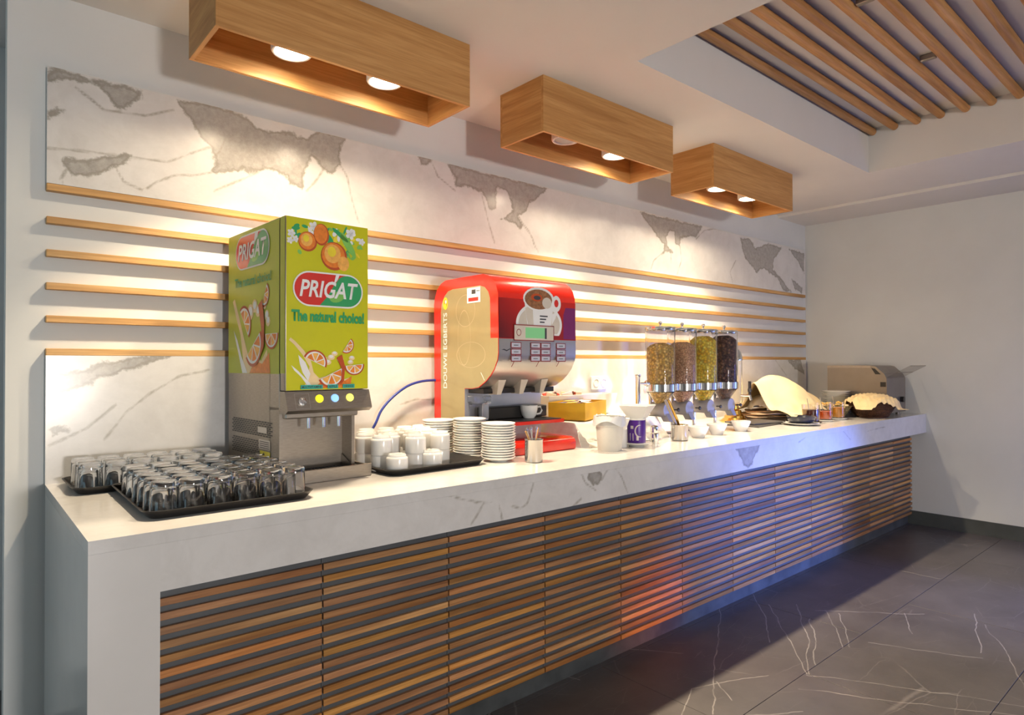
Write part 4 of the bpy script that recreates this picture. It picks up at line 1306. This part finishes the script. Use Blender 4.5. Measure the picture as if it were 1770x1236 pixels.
# violet jar on a saucer with flared bowl on top
dup_s = bpy.data.objects.new('saucer', sau_me); COL.objects.link(dup_s); dup_s.location = (2.325, -0.675, ZT)
tag(dup_s, 'white saucer under the violet-labelled tub', 'saucer')
t = thing('violet_tub', 'white tub with violet label on a saucer beside the pail', 'tub', (2.325, -0.675, ZT + .0085))
m = MB(); m.lathe([(0, 0), (.043, 0), (.045, .004), (.045, .122), (.047, .124), (.047, .13), (0, .13)], n=28); part(t, 'jar', m, M_WHITE, 40)
m = MB(); m.lathe([(.0453, .010), (.0456, .011), (.0456, .121), (.0453, .122)], n=28); lb = part(t, 'label_band', m, M_VIOLET, 40)
m = MB()
def onr(a, z, R=.0462): return (R * math.cos(a), R * math.sin(a), z)
for k in range(16):        # pale crescent mark
    a0 = -2.15; th0, th1 = math.radians(70 + k * 14), math.radians(84 + k * 14)
    w0, w1 = .008 * math.sin(math.pi * k / 16) + .0006, .008 * math.sin(math.pi * (k + 1) / 16) + .0006
    R0 = .030
    def cp(th, r): return onr(a0 + r * math.cos(th) / .0462 * .8, .070 + r * math.sin(th))
    m.poly([cp(th0, R0), cp(th1, R0), cp(th1, R0 - w1), cp(th0, R0 - w0)])
for (a, z0, z1, wd) in ((-3.0, .022, .058, .22), (-2.35, .024, .046, .12), (-2.95, .08, .095, .16)):
    m.poly([onr(a - wd, z0), onr(a + wd, z0), onr(a + wd, z1), onr(a - wd, z1)])
part(lb, 'label_mark', m, plain('label_pale', (.55, .5, .5), .4), 0)
flared('flared_bowl', 'flared square white bowl resting on top of the violet tub', 'bowl', (2.338, -0.672, ZT + .1385), math.radians(20), .038, .072, .062)
m = MB(); m.lathe([(0, 0), (.022, 0), (.0225, .05), (.019, .055), (.0205, .06), (.0205, .085), (.015, .092), (0, .094)], n=20)
single('sugar_shaker', m, M_CHROME, 'small steel shaker between the violet tub and the tongs', 'shaker', (2.470, -0.675, ZT))
m = MB(); m.lathe([(0, .0), (.03, 0), (.042, .02), (.046, .045), (.044, .046), (.040, .022), (.028, .004), (0, .004)], n=24)
single('white_bowl', m, M_WHITE, 'small round white bowl behind the steel shaker', 'bowl', (2.60, -0.560, ZT), smooth=50)
# T handled steel post
t = thing('steel_post', 'steel post with a round cross knob left of the cereal dispensers', 'post', (2.560, -0.500, ZT))
m = MB(); m.lathe([(0, 0), (.05, 0), (.052, .006), (.02, .012), (.0135, .02), (.0135, .335), (.016, .338), (.016, .35), (0, .352)], n=20); part(t, 'pole', m, M_CHROME, 40)
m = MB(); m.tube([(0, 0, .30), (.055, -.01, .30)], .006, 10); m.lathe([(0, .05), (.014, .052), (.017, .062), (.014, .074), (0, .076)], (0, -.012, .30), 14, axis='x'); part(t, 'cross_knob', m, M_CHROME, 40)

# tongs pot
t = thing('tongs_pot', 'steel pot with serving tongs in front of the cereal dispensers', 'pot', (2.690, -0.675, ZT))
m = MB(); m.lathe([(0, 0), (.040, 0), (.044, .004), (.045, .080), (.046, .083), (.044, .084), (.042, .078), (.040, .006), (0, .005)], n=28); part(t, 'bowl', m, M_POT, 40)
t = thing('serving_tongs', 'steel and gold serving tongs leaning left out of the steel pot', 'tongs', (2.690, -0.675, ZT))
for nm, dx, mt in (('arm', 0.0, M_STEEL), ('arm', .026, M_GOLD)):
    m = MB(); m.tube([(.02 + dx * .3, .0, .012), (-.03 + dx, .01, .10), (-.085 + dx, .03, .215)], [.003, .007, .008], 6); part(t, nm, m, mt, 60, label='gold arm' if dx else None)
# ================================================================== cereal dispensers
CER = [('golden flakes', [(.30, .17, .05), (.58, .36, .08), (.45, .27, .10), (.66, .46, .15)], 75, .275),
       ('reddish granola', [(.38, .19, .10), (.52, .29, .16), (.58, .37, .22)], 130, .285),
       ('yellow corn flakes', [(.55, .30, .02), (.75, .45, .03), (.80, .55, .10)], 70, .325),
       ('dark chocolate cereal', [(.035, .018, .018), (.10, .045, .03), (.16, .08, .04)], 75, .335)]
def cereal(i, x, y):
    nm, cols, sc_, fill = CER[i]
    pos = ('leftmost cereal dispenser', 'second cereal dispenser from the left', 'third cereal dispenser from the left', 'rightmost cereal dispenser')[i]
    t = thing('cereal_dispenser', pos + ', clear cylinder filled with ' + nm, 'cereal dispenser', (x, y, ZT), 0, 'cereal dispensers in a row')
    R = .083; z0 = .250; z1 = .605
    m = MB(); m.lathe([(R, z0), (R, z1), (R - .004, z1), (R - .004, z0)], n=36, close=True); part(t, 'canister', m, M_ACRYL, 40)
    M = granular('cereal_' + str(i), [tuple(min(.9, v * 1.45) for v in k) for k in cols], sc_, .8, 1.0)
    rc = R - .0055
    m = MB()
    pf = [(0, .185), (.030, .185), (.034, .195), (rc - .010, z0 - .002), (rc, z0 + .004)]
    for k in range(1, 14):
        pf.append((rc, z0 + (fill - .03) * k / 13))
    top = z0 + fill - .03
    pf += [(rc * .75, top + .016), (rc * .4, top + .028), (0, top + .03)]
    m.lathe(pf, n=40)
    rr = random.Random(i)
    for v in m.bm.verts:
        k = 1 - .05 * rr.random()
        v.co.x *= k; v.co.y *= k; v.co.z += rr.uniform(-.002, .002)
    part(t, 'cereal', m, M, 60)
    m = MB(); m.lathe([(0, .615), (R - .006, .615), (R + .002, .612), (R + .003, .604), (R - .005, .602), (R - .006, .596), (R - .012, .596), (R - .012, .603), (0, .604)], n=36); lid = part(t, 'lid', m, M_CHROME, 40)
    m = MB(); m.lathe([(0, .615), (.006, .616), (.005, .628), (.010, .634), (.012, .641), (.008, .648), (0, .650)], n=16); part(lid, 'knob', m, M_CHROME, 50)
    m = MB(); m.lathe([(R + .001, .252), (R + .004, .254), (R + .004, .292), (R + .001, .294)], n=36, close=True); part(t, 'band', m, M_CHROME, 40)
    m = MB(); m.lathe([(R, .252), (R - .01, .244), (.040, .196), (.040, .170), (.037, .170), (.037, .197), (R - .013, .247), (R - .004, .252)], n=32, close=True); part(t, 'hopper', m, M_ACRYL, 40)
    m = MB(); m.lathe([(0, -.05), (.040, -.05), (.043, -.045), (.043, .045), (.040, .05), (0, .05)], (0, 0, .150), 24, axis='y'); wheel = part(t, 'dosing_wheel', m, M_CHUTE, 40)
    m = MB(); m.prism([(-.022, -.05, .13), (.022, -.05, .13), (.017, -.075, .085), (-.017, -.075, .085)], (0, .045, 0)); part(t, 'chute', m, M_CHUTE, 0)
    m = MB(); m.tube([(.043, -.06, .15), (.043, -.085, .15)], .004, 8); m.blob((.043, -.088, .15), (.012, .008, .012), 2); part(wheel, 'turn_knob', m, M_BLACK, 50)
    m = MB(); m.cyl(.013, .004, .252, (0, .07, 0), 16); m.tube([(0, .07, .273), (0, .092, .273)], .008, 8); m.cyl(.013, .25, .29, (0, .100, 0), 16)
    m.box(-.012, .012, .058, .112, .235, .262, .003)
    part(t, 'post', m, M_CHROME, 40)
    m = MB(); m.box(-.05, .05, .03, .12, 0, .005, .002); part(t, 'foot_plate', m, M_STEEL, 0)
M_CHUTE = plain('smoked_plastic', (.30, .29, .30), .15, var=.1)
for i, (x, y) in enumerate(((2.775, -.490), (2.985, -.490), (3.205, -.490), (3.435, -.490))):
    cereal(i, x, y)
m = MB(); m.lathe([(0, 0), (.032, 0), (.034, .004), (.052, .045), (.058, .060), (.0555, .061), (.048, .044), (.030, .008), (0, .006)], n=28)
m.mats = [M_WHITE]; bowl_me = m.mesh('cereal_bowl', 45)
for x, y, lb in ((2.88, -.665, 'small white bowl beside the tongs pot, leftmost of the three bowls'), (3.09, -.650, 'white bowl in the middle of the three under the cereal dispensers'), (3.37, -.640, 'white bowl under the rightmost cereal dispenser')):
    o = bpy.data.objects.new('cereal_bowl', bowl_me); COL.objects.link(o); o.location = (x, y, ZT); tag(o, lb, 'bowl', 'white bowls under the cereal dispensers')

# ================================================================== drink dispenser
t = thing('drink_dispenser', 'clear drink dispenser column with chrome dome and gold foot behind the cereals', 'drink dispenser', (3.90, -.290, ZT))
m = MB(); m.lathe([(0, 0), (.095, 0), (.098, .008), (.085, .018), (.07, .03), (.068, .045), (.05, .055), (.045, .08), (.03, .09), (.028, .115), (.052, .125), (0, .128)], n=32); part(t, 'foot', m, M_GOLD, 40, label='polished gold foot')
m = MB(); m.lathe([(.052, .128), (.052, .43), (.049, .43), (.049, .132), (0, .132), (0, .128)], n=28); part(t, 'cylinder', m, M_ACRYL, 40)
m = MB(); m.lathe([(.0545, .43), (.0555, .436), (.054, .45), (.046, .485), (.03, .507), (.012, .516), (0, .517), (0, .43)], n=28); dm = part(t, 'dome_lid', m, M_CHROME, 50)
m = MB(); m.tube([(0, -.05, .185), (0, -.12, .185)], .010, 10); m.tube([(0, -.115, .19), (0, -.125, .155)], .009, 10); tp = part(t, 'tap', m, M_CHROME, 50)
m = MB(); m.box(-.006, .006, -.120, -.108, .192, .215); m.box(-.012, .012, -.124, -.104, .213, .236, .003); m.box(-.010, .010, -.120, -.108, .234, .242)
for sx_ in (-.012, .006):
    m.box(sx_, sx_ + .006, -.120, -.110, .240, .282)
m.box(-.012, .012, -.120, -.110, .278, .286); part(tp, 'tap_handle', m, M_BLACK, 0, label='black tap handle')

# ================================================================== bread tray under cloths
M_SLATE = plain('slate', (.09, .085, .085), .35, var=.3, scale=10)
M_BRONZE = plain('slate_edge', (.035, .025, .015), .5)
for i, (x, y, z, rz, lb) in enumerate(((3.79, -.49, 0, 4, 'lower dark slate plate right of the cereal bowls'), (3.84, -.475, .011, -7, 'upper dark slate plate right of the cereal bowls'))):
    t = thing('slate_plate', lb, 'plate', (x, y, ZT + z), math.radians(rz))
    m = MB(); m.box(-.17, .17, -.115, .115, 0, .010, .002); part(t, 'slab', m, M_SLATE, 0)
m = MB(); m.box(-.34, .34, -.215, .205, 0, .034, .004)
m2 = thing('serving_board', 'thick dark serving board under the bread and the yellow cloth', 'board', (4.40, -.375, ZT))
part(m2, 'plank', m, plain('dark_board', (.06, .035, .02), .5, var=.4, scale=20, stretch=(.2, 1, 1)), 0)
M_BREAD = plain('flatbread', (.62, .38, .20), .85, var=.35, scale=25, bmp=.3)
M_BREADL = plain('pale_flatbread', (.80, .62, .42), .85, var=.2, scale=22, bmp=.3)
for i in range(4):
    rr = random.Random(20 + i)
    w_ = .20 - .008 * i
    def fb(s, q, w_=w_, rr=rr, ph=rr.random() * 6):
        a = s * 2 * math.pi
        r = q * (w_ + .008 * math.sin(a * 3 + ph))
        return (r * math.cos(a) * 1.0, r * math.sin(a) * 1.02, .004 * math.sin(a * 4 + ph) * q + .006 * math.sin(q * 5))
    m = MB(); m.grid(fb, 28, 5); bmesh.ops.remove_doubles(m.bm, verts=m.bm.verts, dist=1e-5); m.solid(.006)
    single('flatbread', m, M_BREAD if i % 2 else M_BREADL, 'folded flatbread in the pile on the dark board, ' + ('lowest' if i == 0 else ORD[i + 1] + ' from the bottom'), 'flatbread', (4.24 + .02 * rr.uniform(-1, 1), -.38 + .02 * rr.uniform(-1, 1), ZT + .042 + i * .0110), rr.uniform(-.1, .15), 'flatbreads under the yellow cloth', 60)
# white inner cloth bundle
def bundle(s, q):
    a = s * math.pi
    e = min(1, q / .3)
    f = math.sin(e * math.pi / 2)
    x = 4.06 + q * .56
    wd = (.165 * (.35 + .65 * f)) * (1 - .3 * max(0, q - .6))
    h = (.03 + .085 * f) * (1 - .55 * max(0, q - .35)) + .008 * wavy(s, q)
    return (x + .01 * math.sin(a * 5), -.385 - wd * math.cos(a), ZT + .082 + h * math.sin(a) ** .9)
m = MB(); m.grid(bundle, 26, 20); m.mats = [M_CLOTHW]; m.solid(.002)
single('white_napkin', m, None, 'white cloth wrapped over the bread underneath the yellow cloth', 'napkin', smooth=70)
def ycloth(s, q):
    # s across (y), q along x; a small arch stands open at the left end
    y = (s - .5) * 2
    g = min(1, q / .32); g = g * g * (3 - 2 * g)
    x = 3.98 + q * .90 + .05 * abs(y) * (1 - g)
    hh = (.225 + .045 * g) if q < .4 else .27 - .16 * ((q - .4) / .6) ** 1.2
    c = 3.4 * (1 - g) + 1.45 * g
    k = math.exp(-abs(y * c) ** (2.0 + .5 * g))
    base = .050 + .035 * (1 - g) * math.exp(-((abs(y) - .62) * 4) ** 2) + .028 * g * max(0, 1 - abs(y))
    z = ZT + base + (hh - base + .046) * k + .010 * wavy(y * .5, q * .5) + .008 * abs(y) * math.sin(q * 14)
    return (x, -.385 + .04 * q - y * (.275 - .10 * max(0, q - .4)) + .012 * math.sin(q * 9), max(z, ZT + .040))
m = MB(); m.grid(ycloth, 44, 40); m.mats = [M_CLOTHYW]; m.solid(.003)
yc = single('yellow_cloth', m, None, 'pale yellow cloth arched over the bread on the dark board', 'cloth', smooth=75)
# dark dish on a white plate
m = MB(); m.lathe([(0, .002), (.06, 0), (.075, .006), (.112, .014), (.114, .017), (.075, .010), (0, .008)], n=36)
single('white_plate', m, M_WHITE, 'flat white plate under the dark blue dish at the counter front', 'plate', (4.015, -.705, ZT), smooth=50)
m = MB(); m.lathe([(0, .0), (.055, 0), (.082, .020), (.092, .048), (.089, .049), (.078, .024), (.05, .008), (0, .007)], n=36)
single('dark_dish', m, plain('midnight_glaze', (.015, .018, .035), .2), 'dark blue glazed dish on the flat white plate', 'dish', (4.015, -.705, ZT + .0105), smooth=50)
# jam jars
jams = [((4.190, -.690), (.13, .035, .02), 'dark red'), ((4.415, -.680), (.70, .12, .02), 'orange red'), ((4.635, -.675), (.75, .32, .03), 'amber')]
for i, ((x, y), c, nm) in enumerate(jams):
    m = MB(); m.lathe([(0, 0), (.055, 0), (.06, .004), (.07, .010), (.0705, .012), (.058, .009), (0, .006)], n=28)
    single('jar_saucer', m, M_WHITE if i else plain('dark_saucer', (.05, .05, .06), .3), ('dark', 'white', 'white')[i] + ' saucer under the jam glass with ' + nm + ' jam', 'saucer', (x, y, ZT), smooth=50)
    t = thing('jam_glass', 'open glass of ' + nm + ' jam at the front right of the counter', 'jam glass', (x, y, ZT + .0085), 0, 'jam glasses in a row')
    m = MB(); m.lathe([(0, 0), (.046, 0), (.053, .006), (.056, .03), (.057, .118), (.0545, .118), (.0535, .03), (.050, .010), (0, .008)], n=32); part(t, 'glass', m, M_GLASS, 45)
    f = (.085, .062, .078)[i]
    m = MB(); m.lathe([(0, .0095), (.048, .0105), (.0525, .030), (.0532, f), (0, f + .003)], n=32)
    jm, jn, jb = new_mat('jam_' + str(i)); jb.inputs['Base Color'].default_value = (*c, 1); jb.inputs['Roughness'].default_value = .15; jb.inputs['Subsurface Weight'].default_value = .3; jb.inputs['Subsurface Scale'].default_value = .02
    jb.inputs['Subsurface Radius'].default_value = (1, .4, .1)
    part(t, 'jam', m, jm, 45)
    m = MB(); m.tube([(0, 0, .02), (.02, .025, .10), (.032, .04, .155)], [.003, .0025, .004], 6); single('jam_spoon', m, M_CHROME, 'steel spoon standing in the ' + nm + ' jam', 'spoon', (x, y, ZT + .0085), smooth=60)
# snack bowl
t = thing('snack_bowl', 'shallow olive brown woven bowl of dried snacks behind the jam glasses', 'bowl', (4.84, -.570, ZT), .3)
M_OLIVE = granular('woven_olive', [(.10, .08, .03), (.28, .22, .08), (.42, .34, .14)], 90, .8, .6)
m = MB(); m.lathe([(0, 0), (.07, 0), (.09, .03), (.125, .085), (.122, .088), (.086, .035), (.065, .006), (0, .006)], n=40); part(t, 'bowl', m, M_OLIVE, 50)
for i in range(26):
    rr = random.Random(60 + i)
    a, r = rr.uniform(0, 6.28), rr.random() ** .5 * .09
    m = MB(); m.blob((0, 0, 0), (.022, .013, .009), 2, .35, i)
    c = rr.choice([('golden', (.75, .45, .08)), ('brown', (.30, .14, .06)), ('pale', (.70, .58, .38))])
    o = single('dried_fruit', m, plain('snack_' + c[0], c[1], .6), c[0] + ' piece of dried fruit in the woven bowl', 'snack', (4.84 + r * math.cos(a), -.570 + r * math.sin(a), ZT + .070 + .03 * (1 - r / .09) + .010 * (i % 3)), 0, c[0] + ' dried fruit in the woven bowl', 60)
    o.rotation_euler = (rr.uniform(-.6, .6), rr.uniform(-.6, .6), a)
# stack of plates
m = MB(); m.lathe([(0, .004), (.055, 0), (.062, 0), (.07, .006), (.105, .018), (.107, .021), (.07, .011), (0, .009)], n=36)
m.mats = [M_WHITE]; pl_me = m.mesh('plate', 50)
for k in range(13):
    o = bpy.data.objects.new('plate', pl_me); COL.objects.link(o); o.location = (5.095 + random.uniform(-.001, .001), -.480, ZT + .0140 * k)
    tag(o, 'white plate in the stack between yellow cloth and toaster, ' + ('top' if k == 12 else ('bottom' if k == 0 else ORD[13 - k] + ' from the top')), 'plate', 'plates stacked by the toaster')

# ================================================================== bread basket
t = thing('bread_basket', 'round dark wicker basket at the right end of the counter', 'basket', (5.02, -.770, ZT))
M_WICK = wood('dark_wicker', (.03, .012, .006), (.09, .035, .015), (.16, .07, .03), 0, 2, .55, .1)
m = MB()
rows_ = 11
for k in range(rows_):
    f = k / (rows_ - 1)
    R = .105 + .055 * math.sin(f * 1.45); z = .010 + .105 * f
    N = 48
    m.tube([((R + .003 * (1 if (j + k) % 2 else -1)) * math.cos(2 * math.pi * j / N), (R + .003 * (1 if (j + k) % 2 else -1)) * math.sin(2 * math.pi * j / N), z) for j in range(N)], .0058, 5, closed=True)
wk = part(t, 'woven_wall', m, M_WICK, 60)
m = MB()
for j in range(24):
    a = 2 * math.pi * (j + .5) / 24
    m.tube([((.105 + .055 * math.sin(f * 1.45)) * math.cos(a), (.105 + .055 * math.sin(f * 1.45)) * math.sin(a), .010 + .105 * f) for f in (0, .25, .5, .75, 1)], .003, 5)
part(t, 'stakes', m, M_WICK, 60)
m = MB(); m.cyl(.106, 0, .012, n=32); part(t, 'basket_bottom', m, M_WICK, 40)
for i in range(5):
    a = i * 1.257
    m = MB(); m.blob((0, 0, 0), (.055, .038, .03), 3, .05, i)
    o = single('bread_roll', m, M_BREAD, 'bread roll hidden under the cream napkin in the basket, ' + ORD[i + 1] + ' one round', 'bread roll', (5.02 + .075 * math.cos(a), -.77 + .075 * math.sin(a), ZT + .095), a, 'bread rolls in the wicker basket', 70)
def napkin(s, q):
    u, v = (s - .5) * 2, (q - .5) * 2
    ca, sa = math.cos(.9), math.sin(.9)
    r = math.hypot(u, v)
    x, y = (u * ca - v * sa) * .165, (u * sa + v * ca) * .165
    k = wavy(u * .6 + .3, v * .6)
    z = .178 - .055 * r ** 2 + .022 * k * min(1, r + .3) - max(0, r - 1.02) * .16
    rr = math.hypot(x, y)
    lim = .163
    if rr > lim:
        z -= (rr - lim) * .9
    return (5.02 + x * 1.06, -.77 + y * 1.06, ZT + max(z, .07))
m = MB(); m.grid(napkin, 44, 44); m.mats = [M_CLOTHYW]; m.solid(.0025)
single('cream_napkin', m, None, 'crumpled cream napkin with raised corners covering the wicker basket', 'napkin', smooth=75)

# ================================================================== toaster
t = thing('conveyor_toaster', 'steel conveyor toaster with a slanted wire feed at the right wall', 'toaster', (5.20, -.37, ZT))
m = MB()
pf = [(0, .02), (0, .385), (-.01, .39), (-.335, .39), (-.365, .383), (-.425, .328), (-.445, .29), (-.445, .02)]
m.prism([(0, y, z) for y, z in pf], (.40, 0, 0))
for fx in (.04, .36):
    for fy in (-.05, -.40):
        m.cyl(.015, 0, .022, (fx, fy, 0), 12)
part(t, 'housing', m, plain('toaster_steel', (.27, .235, .20), .42, .7, var=.05), 0)
p = Print((0, 0, 0), (0, -1, 0), (0, 0, 1))
p.rect(.001, .33, .372, .389, M_STEEL, 0)
p.rect(.400, .440, .225, .262, M_BLACK, 0)
p.done(t, 'side_trim')
m = MB(); m.prism([(.03, -.3655, .376), (.03, -.4235, .3235), (.37, -.4235, .3235), (.37, -.3655, .376)], (0, -.003, .003)); part(t, 'feed_opening', m, M_BLACK, 0)
p = Print((0, 0, 0), (0, -1, 0), (0, 0, 1)); p.poly([(.335, .372), (.362, .366), (.405, .322), (.365, .322)], M_BLACK, 1); p.done(t, 'side_opening')
m = MB()
A, Bv = Vector((0, -.415, .285)), Vector((0, -.60, .388))
for j in range(9):
    x = .03 + .0425 * j
    m.tube([Vector((x, 0, 0)) + A, Vector((x, 0, 0)) + Bv], .0013, 4)
for f in (0, .5, 1):
    c = A.lerp(Bv, f); m.tube([(.03, c.y, c.z), (.37, c.y, c.z)], .0028, 5)
part(t, 'wire_feed', m, M_STEEL, 60)
m = MB(); m.cyl(.022, 0, .025, (0, 0, 0), 18); part(t, 'control_knob', m, M_BLACK, 40, (.3, -.445, .12), (math.radians(90), 0, 0))

# wall socket
t = thing('wall_socket', 'small white double socket on the lower marble behind the cereal dispensers', 'socket', (2.73, -.0005, 1.150))
m = MB(); m.box(0, .15, -.010, 0, 0, .082, .003); part(t, 'cover_plate', m, M_WHITE, 0)
for k in (0, 1):
    m = MB(); m.lathe([(0, 0), (.021, 0), (.024, .0), (.026, .0035), (.022, .0045), (.020, .001), (0, .0008)], n=24, axis='y'); part(t, 'outlet', m, M_WHITE, 40, (.04 + .07 * k, -.0105, .041), (0, 0, math.pi))
